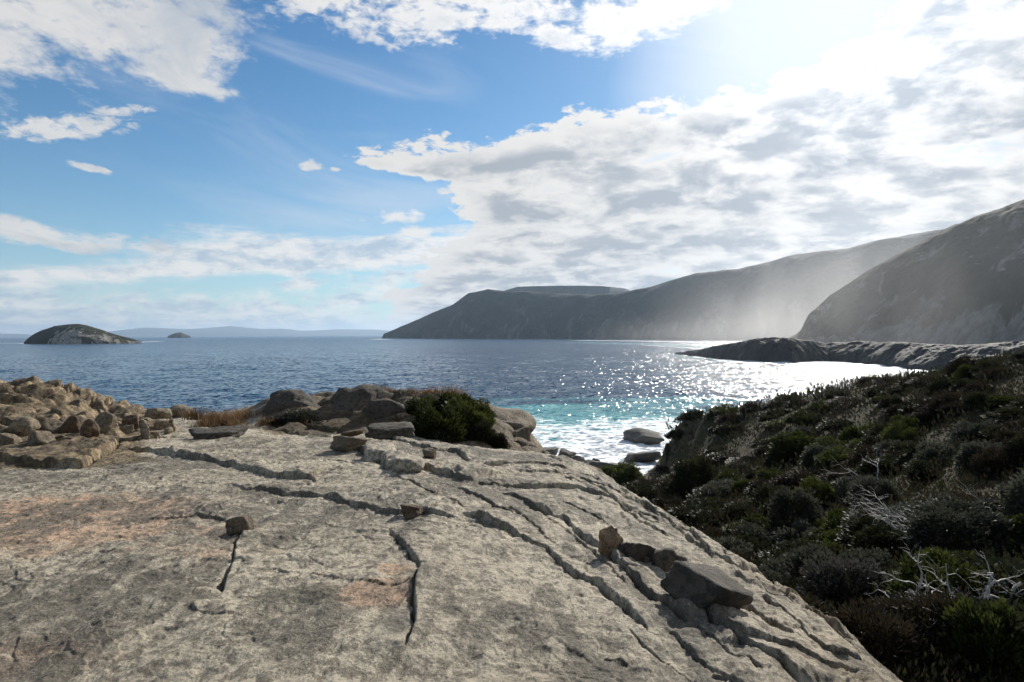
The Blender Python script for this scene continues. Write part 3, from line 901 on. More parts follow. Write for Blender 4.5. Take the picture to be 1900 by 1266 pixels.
isle("island", [(44, 636), (52, 628), (62, 621), (78, 613), (100, 606), (125, 602), (145, 601), (162, 604), (185, 611), (205, 618), (225, 624), (245, 629), (262, 634)], 1500, 90, M_ISLE, 5.0, 1 / 38.0, 2.0,
     lambda v, tt: sstep(0.75, 0.15, tt) * (0.05 + 0.40 * sstep(-1010, -930, v[:, 0])), label="domed island with scrub top and pale cliffs at left on the horizon", cat="island")
isle("island", [(311, 624), (320, 620), (328, 617.5), (336, 617), (343, 620), (352, 623.5)], 5200, 120, M_ISLE, 4.0, 1 / 90.0, 5.0, lambda v, tt: tt * 0 + 0.1,
     label="tiny flat islet in front of the far blue hills", cat="island")
for nm, pts, Y in (("far_hills", [(170, 625), (205, 615), (240, 611), (270, 608), (300, 609), (340, 611), (385, 609), (425, 605), (455, 608), (490, 611), (525, 610), (560, 614), (590, 613), (640, 611), (700, 612), (760, 617), (800, 622)], 26000),
                   ("far_hills", [(-400, 620), (-200, 618), (-60, 620), (0, 619), (40, 620), (90, 624), (130, 626)], 26200)):
    isle(nm, pts, Y, 1800, M_FAR, 20.0, 1 / 1400.0, 9.0, lambda v, tt: tt * 0, kind="structure", label="faint blue hills of the far coast")

# ------------------------------------------------------------------ the sea
def sea_mat():
    m, t, b = new_mat("sea_water"); p = pos(t)
    foam = attrn(t, 'foam'); teal = attrn(t, 'teal')
    x, y, z = sep(t, p)
    fn = noise(t, mapv(t, p, (0.5, 1.0, 1)), 0.30, 9, 0.68, 0.9)
    f2 = noise(t, mapv(t, p, (0.45, 1.0, 1)), 0.055, 6, 0.6, 0.6)
    fm = (foam * 1.25 + (fn - 0.5) * 2.2 + (f2 - 0.5) * 1.3 - 0.52).ss(0.0, 0.38)
    fm = fm * foam.ss(0.02, 0.12)
    tl = (teal + (f2 - 0.5) * 0.9 + (fn - .5) * .5).ss(0.25, 0.85)
    c = mix(t, noise(t, p, 0.004, 5, 0.6).ss(0.35, 0.65), SEA_A, SEA_B)
    c = mix(t, tl, c, (0.12, 0.42, 0.45))
    c = mix(t, fm, c, (0.86, 0.88, 0.88))
    setin(t, b, 'Base Color', c)
    setin(t, b, 'Roughness', (attrn(t, 'rough') + fm * 0.7).min(0.9))
    b.inputs['IOR'].default_value = 1.33; b.inputs['Specular IOR Level'].default_value = 0.28
    def slope(scale, sq, rot, det):
        n = t.nodes.new('ShaderNodeTexNoise'); v = mapv(t, p, (sq, 1.0, 1), (0, 0, rot)); t.links.new(v.k, n.inputs['Vector'])
        n.inputs['Scale'].default_value = scale; n.inputs['Detail'].default_value = det; n.inputs['Roughness'].default_value = 0.75
        return cadd(t, X(t, n.outputs['Color']), (-0.5, -0.5, -0.5))
    sl = cadd(t, cmul(t, slope(0.75, 0.8, 0.2, 2.5), SEA_BUMP * 3.2), cmul(t, slope(0.13, 0.5, -0.25, 4), SEA_BUMP * 0.6))
    sx, sy_, _ = sep(t, sl)
    gn = X(t, t.nodes.new('ShaderNodeNewGeometry').outputs['Normal'])
    nn_ = cadd(t, gn, vec(t, sx, sy_, 0.0))
    no = t.nodes.new('ShaderNodeVectorMath'); no.operation = 'NORMALIZE'; t.links.new(nn_.k, no.inputs[0])
    t.links.new(no.outputs[0], b.inputs['Normal'])
    return m


SEA_A, SEA_B, SEA_BUMP = (0.001, 0.050, 0.118), (0.002, 0.060, 0.135), 1.0
M_SEA = sea_mat()
az_f = np.linspace(-50, 50, 520); az_b = np.linspace(52, 308, 70)[1:-1]
sa = np.radians(np.r_[az_f, az_b]); sr = np.exp(np.linspace(math.log(48), math.log(28500), 560))
SA, SR = np.meshgrid(sa, sr); WX = (np.sin(SA) * SR).ravel(); WY = (np.cos(SA) * SR).ravel(); WR = SR.ravel()
WZ = np.zeros(len(WX)); g = np.random.default_rng(21)
for k in range(44):
    lam = math.exp(g.uniform(math.log(2.5), math.log(26))); th_ = R(-100 + g.normal() * 32)
    kx, ky = math.cos(th_) * 2 * math.pi / lam, math.sin(th_) * 2 * math.pi / lam
    ph = g.uniform(0, 6.28); fade = sstep(0.55, 0.2, WR * 0.0114 / lam)
    if fade.max() < 1e-3: continue
    s_ = np.sin(kx * WX + ky * WY + ph + 1.5 * np.sin(WX * 0.011 + k))
    WZ += 0.0030 * lam * (np.exp(1.1 * (s_ - 1)) * 2 - 0.75) * fade


def pline(pts, z=0.0):
    return np.array([PZ(px, py, z)[:2] for px, py in pts])


def near(line, w):
    lo, hi = line.min(0) - 4 * w, line.max(0) + 4 * w
    out = np.zeros(len(WX)); k = np.where((WX > lo[0]) & (WX < hi[0]) & (WY > lo[1]) & (WY < hi[1]))[0]
    d, _, _ = line_dist(WX[k], WY[k], line); out[k] = np.exp(-(d / w) ** 2); return out


pxn = WX / np.maximum(WY, 1) * FPX + 950                # bearing, in photo columns, only used to lay the surf out on the bay
in_f = (WY > 10)
cove = in_f * sstep(172, 120, WY + fbm2(WX * .6, WY, 1 / 16.0, 3, seed=8.) * 30) * sstep(-16, -3, WX) * sstep(62, 34, WX)
nz = fbm2(WX * 0.5, WY, 1 / 22.0, 3)
foam = cove * (0.42 + 0.40 * sstep(140, 100, WY + nz * 14))
teal = 0.95 * in_f * sstep(195, 125, WY + nz * 40) * sstep(-24, -4, WX) * sstep(75, 40, WX)
shelf = resample([*[(*q[:2], 0) for q in bs[:0]]] or [(*PZ(*p)[:2], 0) for p in ((1262, 657), (1300, 663), (1380, 671), (1475, 675), (1540, 672), (1640, 680), (1735, 692), (1900, 702))], 40)[:, :2]
foam = np.maximum(foam, near(shelf, 7.0) * 0.62); foam = np.maximum(foam, near(shelf[16:30], 15.0) * 0.72)
foam = np.maximum(foam, near(pline([(1080, 632.0), (1160, 632.5), (1260, 634), (1340, 637)]), 40.0) * 0.85)
foam = np.maximum(foam, near(pline([(1200, 641), (1270, 645), (1330, 650)]), 16.0) * 0.5)
hbl = np.array([hb(px, 0)[:2] for px in (706, 730, 790, 860, 960, 1060, 1170, 1300, 1430)])
foam = np.maximum(foam, near(hbl, 26.0) * 0.75)
foam = np.maximum(foam, near(pline([(700, 629.5), (712, 630)]), 60.0) * 0.7)
isl = pline([(-8, 637.0), (40, 637.2), (60, 638.0), (100, 638.6), (150, 638.6), (200, 637.6), (250, 635.5), (300, 633.0)])
foam = np.maximum(foam, near(isl, 17.0) * 0.80)
teal = np.maximum(teal, near(shelf, 30.0) * 0.5)
teal = np.maximum(teal, near(pline([(1080, 636), (1260, 640), (1340, 645)]), 70.0) * 0.6)
WZ = WZ * (1 - 0.45 * cove) + foam * cove * np.abs(fbm2(WX, WY, 1 / 3.0, 4)) * 0.7
me = mesh_from("sea", np.stack([WX, WY, WZ], 1), grid_faces(len(sr), len(sa), wrap=True), M_SEA)
attr(me, 'foam', foam); attr(me, 'teal', teal); attr(me, 'rough', np.interp(np.log(WR), [math.log(100), math.log(600), math.log(3000)], [0.11, 0.15, 0.24]))
put("sea", me, kind="structure", label="dark blue sea with surf in the cove and sun glitter")


# ------------------------------------------------------------------ boulders
_ico = {}
def ico(n):
    if n not in _ico:
        bm = bmesh.new(); bmesh.ops.create_icosphere(bm, subdivisions=n, radius=1.0); bm.verts.ensure_lookup_table()
        _ico[n] = (np.array([v.co[:] for v in bm.verts]), np.array([[v.index for v in f.verts] for f in bm.faces])); bm.free()
    return _ico[n]


def rock_mesh(name, size, mat, seed, cuts=9, sharp=18.0, rough=0.22, sub=4, ribs=0.0, lean=0.0, boxy=True):
    """a weathered block: a ball cut by random planes, rounded, then roughened"""
    v, f = ico(sub); g = np.random.default_rng(seed)
    n = g.normal(size=(cuts, 3)); n /= np.linalg.norm(n, axis=1)[:, None]
    d = g.uniform(0.55, 0.95, cuts)
    if boxy:
        bx_ = np.array([(1, 0, 0), (-1, 0, 0), (0, 1, 0), (0, -1, 0), (0, 0, 1), (0, 0, -1)], float) + g.normal(size=(6, 3)) * 0.24
        bx_ /= np.linalg.norm(bx_, axis=1)[:, None]; n = np.concatenate([n, bx_]); d = np.concatenate([d, g.uniform(0.40, 0.54, 6)])
    den = np.maximum(v @ n.T, 1e-3) / d[None]
    r = 1.0 / (np.power((np.maximum(den, 0) ** sharp).sum(1) + 1.0, 1 / sharp))
    q = v * r[:, None]
    q = q / np.abs(q).max(0)
    q = q * (1 + rough * fbm(v + seed * 1.7, 1.6, 5, 0.55)[:, None])
    if ribs: q = q * (1 - ribs * np.clip(np.sin(v[:, 0] * 11 + 2 * fbm(v, 1.5, 2)), 0, 1)[:, None] ** 4)
    s = np.asarray(size) * 0.5
    q = q * s
    if lean: q[:, 0] += q[:, 2] * lean
    q[:, 2] = np.where(q[:, 2] < -s[2] * 0.75, -s[2] * 0.75 + (q[:, 2] + s[2] * 0.75) * 0.25, q[:, 2])
    return mesh_from(name, q, f, mat)


def hit(px, py, zfun):
    d = ray(px, py); 
    for Y in np.exp(np.linspace(math.log(2.5), math.log(34), 700)):
        q = EYE + d * (Y / d[1])
        if q[2] < zfun(q[0], q[1]): return q
    return None


def boulder(name, px, pb, w, h, mat, seed, label, cat="boulder", depth=0.9, group=None, sea=False, Y=None, sink=0.16, tilt=None, **kw):
    if sea: q = PZ(px, pb, 0.1)
    elif Y: q = P(px, pb, Y)
    else: q = hit(px, pb, slab_z)
    if q is None: q = P(px, pb, 21.0)
    k = q[1] / FPX; W_, H_ = w * k, h * k * (1 + sink)
    D_ = W_ * depth
    me = rock_mesh(name, (W_, D_, H_), mat, seed, **kw)
    o = put(name, me, loc=(q[0], q[1] + D_ * 0.30, q[2] + H_ * (0.5 - sink)), label=label, cat=cat, group=group)
    o.rotation_euler = (random.uniform(-.15, .15), random.uniform(-.2, .2) if tilt is None else tilt, random.uniform(-0.5, 0.5) if tilt is None else 0.25)
    return o


boulder("rock", 443, 990, 47, 32, M_ROCK, 11, "small tan angular rock resting on the open slab by a crack", "rock", cuts=12, sharp=22)
boulder("rock", 764, 963, 50, 23, M_OCHRE, 12, "dark wedge-shaped brown stone lying in a crack mid-slab", "rock", cuts=7, sharp=26)
boulder("boulder", 644, 837, 58, 32, M_ROCK, 13, "smooth grey boulder with a reddish flat stone behind it", cuts=8)
boulder("rock", 650, 813, 40, 17, M_OCHRE, 14, "flat reddish stone perched behind a smooth grey boulder", "rock", cuts=8, sharp=24)
boulder("rock", 797, 851, 28, 19, M_ROCK, 15, "small grey rounded stone in front of the dark bushes", "rock")
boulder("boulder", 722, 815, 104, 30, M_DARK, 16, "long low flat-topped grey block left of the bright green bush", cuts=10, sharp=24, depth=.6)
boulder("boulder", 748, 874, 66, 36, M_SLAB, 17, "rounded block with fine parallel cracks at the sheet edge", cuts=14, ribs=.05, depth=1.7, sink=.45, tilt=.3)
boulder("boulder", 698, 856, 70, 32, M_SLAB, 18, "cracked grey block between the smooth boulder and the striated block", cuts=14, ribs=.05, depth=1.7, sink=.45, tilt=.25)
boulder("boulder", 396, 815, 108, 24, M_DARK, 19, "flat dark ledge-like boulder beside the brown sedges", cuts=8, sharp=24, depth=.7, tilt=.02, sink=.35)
boulder("boulder", 1132, 1035, 48, 54, M_FLAKE, 120, "jagged flaky orange rock standing on the right side of the slab", cuts=26, sharp=70, depth=.6, rough=.6, boxy=False)
boulder("boulder", 1184, 1042, 70, 46, M_DARK, 21, "dark rounded lump beside the jagged orange rock", cuts=7, sink=.5, tilt=.35)
boulder("boulder", 1245, 1066, 76, 62, M_DARK, 22, "dark brown rounded block left of the largest dark angular boulder", cuts=8, sink=.52, tilt=.4)
boulder("rock", 1200, 1046, 15, 17, M_ROCK, 23, "fist-sized round pebble lodged under the dark lump", "rock")
boulder("boulder", 1322, 1118, 136, 62, M_DARK, 24, "largest dark angular boulder, with a shadowed face, on the right flank of the slab", cuts=4, sharp=44, rough=.08, depth=1.3, sink=.5, tilt=.5)
boulder("rock", 1374, 1125, 24, 16, M_ROCK, 26, "small pale stone at the right foot of the largest dark angular boulder", "rock")
# outcrop on the left
L_ = [(64, 826, 64, 28, M_ROCK, "smooth rounded tan boulder in front of the left outcrop", {}),
      (161, 812, 34, 38, M_OCHRE, "upright reddish-brown boulder at the foot of the outcrop", dict(cuts=7)),
      (191, 802, 48, 42, M_ROCK, "pale pointed boulder shading its neighbour in the left outcrop", dict(cuts=7, sharp=24)),
      (90, 806, 54, 30, M_ROCK, "whitish squared block in the left outcrop", dict(cuts=12, sharp=26)),
      (126, 802, 36, 34, M_OCHRE, "orange-stained block beside a whitish squared block", dict(cuts=9)),
      (26, 806, 62, 36, M_ROCK, "ribbed rounded boulder at the left edge", dict(ribs=.10)),
      (238, 793, 30, 26, M_OCHRE, "brown block at the right end of the outcrop", {}),
      (266, 810, 28, 34, M_ROCK, "thin flat stone standing on edge and leaning left", dict(cuts=6, depth=.35, lean=-.3)),
      (234, 807, 28, 20, M_ROCK, "low grey stone beside the leaning flat stone", {}),
      (12, 826, 34, 26, M_ROCK, "tan block cut off by the left edge of the picture", {}),
      (330, 775, 52, 26, M_ROCK, "cracked pale boulder between the outcrop and the brown grass", dict(cuts=12, sharp=24)),
      (285, 776, 50, 26, M_ROCK, "round-backed boulder against the sea right of the outcrop", {}),
      (300, 798, 40, 22, M_ROCK, "low boulder left of the little stone stack", {}),
      ]
for i, (px, pb, w, h, m_, lb, kw) in enumerate(L_):
    boulder("boulder", px, pb, w, h, m_, 40 + i, lb, group="boulders of the left outcrop", **{**dict(sink=.36, sharp=20.0, cuts=10, rough=.16, boxy=bool(i % 3 == 0)), **kw})
g = np.random.default_rng(77)
for i in range(18):                                     # loose rubble
    px = g.uniform(0, 330); pb = 826 - 20 * (px / 330) - abs(g.normal()) * 30
    boulder("stone", px, max(pb, 735), g.uniform(8, 22), g.uniform(6, 14), (M_ROCK, M_OCHRE, M_ROCK)[i % 3], 200 + i,
            "small loose stone among the rubble of the left outcrop", "stone", group="rubble stones of the left outcrop", sub=3)
q = hit(318, 802, slab_z); zz = q[2]                    # stone stack
for i, (w, h) in enumerate(((20, 11), (15, 9), (11, 8), (7, 6))):
    k = q[1] / FPX
    me = rock_mesh("cairn_stone", (w * k, w * k * .8, h * k), M_ROCK, 300 + i, sub=3)
    put("cairn_stone", me, loc=(q[0] + random.uniform(-.02, .02), q[1], zz + h * k * .42), label=("lowest and widest", "second", "third", "topmost and smallest")[i] + " stone of the little stack near the brown grass",
        cat="stone", group="stones of the little stack")
    zz += h * k * .84
# rock domes of the hump
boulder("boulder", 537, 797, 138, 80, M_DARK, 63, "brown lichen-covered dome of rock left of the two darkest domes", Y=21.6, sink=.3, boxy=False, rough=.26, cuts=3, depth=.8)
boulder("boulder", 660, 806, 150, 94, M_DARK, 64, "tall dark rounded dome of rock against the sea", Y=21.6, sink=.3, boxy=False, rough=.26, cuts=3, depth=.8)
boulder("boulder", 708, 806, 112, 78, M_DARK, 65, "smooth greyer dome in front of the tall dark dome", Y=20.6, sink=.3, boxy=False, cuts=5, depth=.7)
boulder("boulder", 928, 846, 118, 104, M_ROCK, 67, "brown layered rock at the right end of the hump above the surf", Y=21.6, cuts=9, depth=.8, tilt=.5)
boulder("boulder", 958, 844, 70, 50, M_ROCK, 68, "low sloping rock at the brink above the surf", Y=21.0, cuts=8, depth=.8)
# rocks in the surf
S_ = [(1198, 826, 68, 24, "black hump of rock standing alone in the white surf"), (1196, 860, 70, 18, "wet rock slab at the water's edge below the scrub nose"), (1050, 858, 36, 24, "squared grey boulder at the surf's edge"),
      (1020, 846, 44, 16, "flat rock at the left end of the shore boulders"), (1128, 884, 62, 32, "largest of the boulders at the head of the cove"), (1072, 864, 28, 18, "small block right of the squared grey boulder"),
      (1108, 868, 26, 18, "small dark block at the head of the cove"), (1158, 882, 44, 24, "dark rounded boulder between the cove head and the scrub"), (1096, 876, 40, 20, "pale angular boulder low at the cove head"),
      (1042, 868, 40, 20, "broken block just above the slab's skyline by the surf")]
for i, (px, pb, w, h, lb) in enumerate(S_):
    boulder("shore_boulder", px, pb, w, h, M_SHORE, 81 + i, lb, sea=True, cuts=10, sharp=22, group="boulders at the water's edge")


# ------------------------------------------------------------------ plants
def leaf_mat(name, a, b_, dry, gloss=0.6, trans=0.35):
    m, t, b = new_mat(name); p = pos(t)
    inf = t.nodes.new('ShaderNodeObjectInfo'); rnd = X(t, inf.outputs['Random'])
    c = mix(t, noise(t, p, 5.0, 4, 0.6).ss(0.35, 0.65), a, b_)
    c = mix(t, (noise(t, p, 1.7, 4, 0.6) + (rnd - 0.5) * 0.25).ss(0.58, 0.72) * 0.7, c, dry)
    c = cmul(t, c, 0.7 + rnd * 0.6)
    setin(t, b, 'Base Color', c); b.inputs['Roughness'].default_value = gloss
    b.inputs['Specular IOR Level'].default_value = 0.22
    tr = t.nodes.new('ShaderNodeBsdfTranslucent'); t.links.new(c.k, tr.inputs['Color'])
    ms = t.nodes.new('ShaderNodeMixShader'); ms.inputs[0].default_value = trans
    t.links.new(b.outputs[0], ms.inputs[1]); t.links.new(tr.outputs[0], ms.inputs[2])
    o = [n for n in t.nodes if n.type == 'OUTPUT_MATERIAL'][0]; t.links.new(ms.outputs[0], o.inputs[0])
    return m


M_LEAF = leaf_mat("dark_heath_leaf", (0.016, 0.019, 0.008), (0.030, 0.032, 0.013), (0.030, 0.024, 0.014))
M_GREY = leaf_mat("grey_green_leaf", (0.046, 0.051, 0.036), (0.074, 0.076, 0.056), (0.05, 0.046, 0.034))
M_BROWN = leaf_mat("brown_heath_leaf", (0.025, 0.019, 0.011), (0.038, 0.030, 0.018), (0.021, 0.023, 0.011), trans=0.3)
M_BRIGHT = leaf_mat("fresh_green_leaf", (0.032, 0.042, 0.009), (0.052, 0.062, 0.014), (0.042, 0.041, 0.015), trans=0.45)
M_SEDGE = leaf_mat("red_brown_sedge", (0.15, 0.085, 0.04), (0.20, 0.125, 0.065), (0.10, 0.075, 0.035), trans=0.4)
M_SILVER = leaf_mat("charcoal_shrub_leaf", (0.04, 0.04, 0.035), (0.07, 0.068, 0.06), (0.05, 0.045, 0.04))


def wood(name, a, b_, rough):
    m, t, b = new_mat(name); p = pos(t)
    c = mix(t, noise(t, mapv(t, p, (1, 1, 0.4)), 18.0, 6, 0.7).ss(0.38, 0.62), a, b_)
    setin(t, b, 'Base Color', c); b.inputs['Roughness'].default_value = rough
    bump(t, b, noise(t, mapv(t, p, (1, 1, 0.3)), 40.0, 5, 0.7), 0.6, 0.01)
    return m


M_STEM = wood("shrub_stem", (0.07, 0.055, 0.04), (0.12, 0.10, 0.08), 0.9)
M_DEAD = wood("bleached_dead_wood", (0.24, 0.225, 0.20), (0.46, 0.44, 0.41), 0.6)


def leaves_mesh(name, cen, nrm, per, spread, ln, wd, mat, g, up=0.3, jit=0.8):
    """leaf blades round clump centres: one folded quad each"""
    n = len(cen) * per
    c = np.repeat(cen, per, 0); nr = np.repeat(nrm, per, 0)
    off = g.normal(size=(n, 3)); off /= np.linalg.norm(off, axis=1)[:, None] + 1e-9
    c = c + off * (g.uniform(0, 1, (n, 1)) ** 0.5) * np.repeat(spread, per)[:, None] if np.ndim(spread) else c + off * (g.uniform(0, 1, (n, 1)) ** 0.5) * spread
    d = nr + off * jit + g.normal(size=(n, 3)) * 0.3; d[:, 2] += up; d /= np.linalg.norm(d, axis=1)[:, None] + 1e-9
    s = np.cross(d, g.normal(size=(n, 3))); s /= np.linalg.norm(s, axis=1)[:, None] + 1e-9
    L = np.asarray(ln) * g.uniform(0.6, 1.3, (n, 1)) if not np.ndim(ln) else np.repeat(ln, per)[:, None] * g.uniform(0.6, 1.3, (n, 1))
    Wd = L * wd
    mid = c + d * L * 0.5 + np.cross(d, s) * L * 0.08
    v = np.stack([c, mid + s * Wd, c + d * L, mid - s * Wd], 1).reshape(-1, 3)
    return mesh_from(name, v, np.arange(len(v)).reshape(-1, 4), mat, smooth=False)


def tube(pts, rad, sides=5):
    pts = np.array(pts, float); n = len(pts); v = []
    for i in range(n):
        d = pts[min(i + 1, n - 1)] - pts[max(i - 1, 0)]; d /= np.linalg.norm(d) + 1e-9
        a = np.cross(d, [0.3, 0.5, 0.8]); a /= np.linalg.norm(a) + 1e-9; b = np.cross(d, a)
        for k in range(sides):
            th_ = 2 * math.pi * k / sides; v.append(pts[i] + (a * math.cos(th_) + b * math.sin(th_)) * rad[i])
    return np.array(v), grid_faces(n, sides, wrap=True)


def join(parts):
    V, F, o = [], [], 0
    for v, f in parts: V.append(v); F.append(f + o); o += len(v)
    return np.concatenate(V), np.concatenate(F)


def shrub_proto(kind, seed):
    """unit shrub, one metre across: foliage and stem meshes"""
    g = np.random.default_rng(seed)
    spec = dict(dark=(M_LEAF, 240, 32, .115, .062, .30, .62), grey=(M_GREY, 110, 60, .125, .062, .28, .66), brown=(M_BROWN, 260, 28, .12, .085, .12, .60),
                bright=(M_BRIGHT, 240, 32, .10, .078, .20, .64), charcoal=(M_SILVER, 160, 46, .12, .058, .22, .55))[kind]
    mat, nc, per, spread, ln, wd, hh = spec
    a = g.uniform(0, 6.283, nc); zc = g.uniform(0.02, 1, nc)
    r = np.sqrt(1 - (zc * 0.96) ** 2)
    v = np.stack([np.cos(a) * r, np.sin(a) * r, zc], 1)
    lob = 1 + 0.55 * fbm(v + seed, 1.5, 3) ; sh = g.uniform(0.62, 1.0, nc) ** 0.6
    cen = v * (lob * sh)[:, None] * np.array([.5, .5, hh])
    fo = leaves_mesh("foliage", cen, v, per, spread, ln, wd, mat, g)
    st = []
    for k in range(7):
        c_ = cen[g.integers(nc)] * 0.8; m_ = c_ * 0.5 + g.normal(size=3) * 0.05
        st.append(tube([(0, 0, -0.12), m_ * [.7, .7, .8], c_], [.028, .018, .008], 4))
    v_, f_ = join(st)
    return fo, mesh_from("stem", v_, f_, M_STEM)


PROTO = {k: [shrub_proto(k, s) for s in ss_] for k, ss_ in dict(dark=(1, 2, 3), grey=(4, 5), brown=(6, 7), bright=(8, 9), charcoal=(10,)).items()}


def shrub(name, kind, loc, w, h, label, group=None, parts=True, rot=None):
    fo, st = random.choice(PROTO[kind])
    if parts:
        o = bpy.data.objects.new(name, None); COL.objects.link(o); o.empty_display_size = 0.2
        put("foliage", fo, o); put("stem", st, o)
    else:
        o = put(name, fo)
    o.location = loc; o.scale = (w, w, h / 0.62); o.rotation_euler = (0, 0, random.uniform(0, 6.28) if rot is None else rot)
    o["label"] = label; o["category"] = "shrub"
    if group: o["group"] = group
    return o


KINDS = dict(dark=("dark_shrub", "dark green rounded shrub in the thick scrub of the right hillside", "dark green hillside shrubs"),
             grey=("grey_shrub", "pale grey-green shrub in the thick scrub of the right hillside", "grey-green hillside shrubs"),
             brown=("brown_shrub", "brown twiggy shrub in the thick scrub of the right hillside", "brown hillside shrubs"),
             bright=("green_shrub", "fresh green shrub in the thick scrub of the right hillside", "fresh green hillside shrubs"))
# single shrubs one can pick out
def hit_hill(px, py, lo=4.0):
    d = ray(px, py)
    for Y in np.exp(np.linspace(math.log(lo), math.log(95), 600)):
        q = EYE + d * (Y / d[1])
        if q[2] < hill_z(q[0], q[1]): return q
    return P(px, py, 40)


def one(kind, px, pb, w, h, name, label):
    q = hit_hill(px, pb); k = q[1] / FPX
    return shrub(name, kind, (q[0], q[1] + w * k * .3, q[2] - .04), w * k, h * k, label)


one('grey', 1490, 1010, 105, 80, "grey_shrub", "large pale grey-green bush standing out mid-slope")
one('charcoal', 1600, 1135, 150, 90, "charcoal_shrub", "charcoal-grey rounded bush at the slab's lower right edge")
one('bright', 1870, 1275, 150, 120, "green_shrub", "fresh green bush in the bottom right corner")
one('grey', 1810, 1040, 170, 70, "grey_shrub", "broad silvery bush at right beside the bleached branches")
one('bright', 1490, 855, 90, 42, "green_shrub", "yellow-green bush catching light in the middle of the slope")
one('bright', 1150, 905, 90, 34, "green_shrub", "bright green low bush at the gully mouth by the shore boulders")
one('grey', 1640, 945, 80, 55, "grey_shrub", "grey-leaved bush below the two upright dead stems")
one('dark', 1300, 920, 95, 60, "dark_shrub", "domed dark green bush above the gully")
one('grey', 1850, 870, 90, 44, "grey_shrub", "grey bush above the bare sandy patch")
one('brown', 1660, 1262, 190, 100, "brown_shrub", "brown dry bush at the foot of the slab in the bottom right")
cand = []
g = np.random.default_rng(5)
while len(cand) < 3000:
    Y = math.exp(g.uniform(math.log(6.5), math.log(80))); u = g.uniform(0.13, 0.86)
    x = u * Y
    z = hill_z(x, Y)
    if z < 1.2: continue
    if Y > 50 and u * FPX + 950 < 1235: continue
    if z < slab_z(x, Y) - 0.1 and Y < 31 and u < .95: continue
    if abs(x - sp_[0]) < 1.7 and abs(Y - sp_[1]) < 1.2: continue
    cand.append((x, Y, z))
kept = []
for c_ in cand:
    m_ = 0.50 + c_[1] * 0.0165
    if all((c_[0] - k[0]) ** 2 + (c_[1] - k[1]) ** 2 > m_ * m_ for k in kept): kept.append(c_)
kept.sort(key=lambda c_: c_[1]); 
cnt = dict(dark=0, grey=0, brown=0, bright=0)
step_ = max(1.0, len(kept) / 290.0)
chosen = kept if len(kept) <= 290 else [kept[int(i * step_)] for i in range(290)]
for x, Y, z in chosen:
    n_ = perlin(np.array([[x * .16, Y * .16, 2.0]]))[0] + g.normal() * .13
    kind = 'brown' if n_ < -.14 else ('dark' if n_ < .07 else ('grey' if n_ < .17 else 'bright'))
    if Y > 45 and kind == 'grey' : kind = 'dark'
    w = (0.85 + Y * 0.026) * g.uniform(.75, 1.3); w *= g.uniform(.8, 1.25); h = min(w, 1.1 + .012 * Y) * g.uniform(.34, .64) * (1.0 if Y < 40 else .7)
    nm, lb, gr = KINDS[kind]; cnt[kind] += 1
    pxs = x / Y * FPX + 950; pys = 620 + (16 - z) / Y * FPX
    zone = ("at the skyline edge above the bay" if Y > 46 else "high on the right-hand slope" if pxs > 1720 and Y > 20 else "in the gully by the slab" if pxs < 1180 + (pys - 880) * 1.55 + 90
            else "near the bottom right corner" if Y < 11 else "lower on the slope above the gully" if Y < 24 else "in the middle of the slope")
    lb = lb.replace("in the thick scrub of the right hillside", zone + (" of scrub" if "slope" in zone else "" if "corner" in zone else " on the right")); gr = gr + " " + zone
    shrub(nm, kind, (x, Y, z - .05), w, h, lb, gr, parts=Y < 40)
print("SHRUBS", len(kept), cnt)
# low heath between the shrubs
gx, gy, gz, gn = [], [], [], 0
g = np.random.default_rng(15)
Yc = np.exp(g.uniform(math.log(4.5), math.log(85), 11000)); uc = g.uniform(0.05, 0.9, 11000)
cen = []
for u, Y in zip(uc, Yc):
    x = u * Y; z = hill_z(x, Y)
    if Y > 60 and u * FPX + 950 < 1240: continue
    if z < 1.0 or (z < slab_z(x, Y) - .05 and Y < 32): continue
    if abs(x - sp_[0]) < 1.5 and abs(Y - sp_[1]) < 1.0: continue
    cen.append((x, Y, z))
cen = np.array(cen); nn = np.tile([0, 0, 1.0], (len(cen), 1)); ysc = cen[:, 1]
for nm, mt, sl in (("heath_ground_cover", M_LEAF, slice(0, None, 2)), ("dry_heath_ground_cover", M_BROWN, slice(1, None, 2))):
    me = leaves_mesh(nm, cen[sl] + [0, 0, .05], nn[sl], 12, 0.14 + ysc[sl] * .011, 0.045 + ysc[sl] * .0052, .18, mt, g, up=.2, jit=.9)
    put(nm, me, kind="stuff", label="low heath covering the ground between the hillside shrubs" if mt is M_LEAF else "dry brown heath covering the ground between the hillside shrubs", cat="heath")

# plants on the hump
def hump_shrub(kind, px, pb, w, h, name, label, Y=None):
    q = P(px, pb, Y) if Y else (hit(px, pb, slab_z)); 
    if q is None: q = P(px, pb, 19)
    k = q[1] / FPX
    return shrub(name, kind, (q[0], q[1] + w * k * .25, q[2] - .03), w * k, h * k, label)


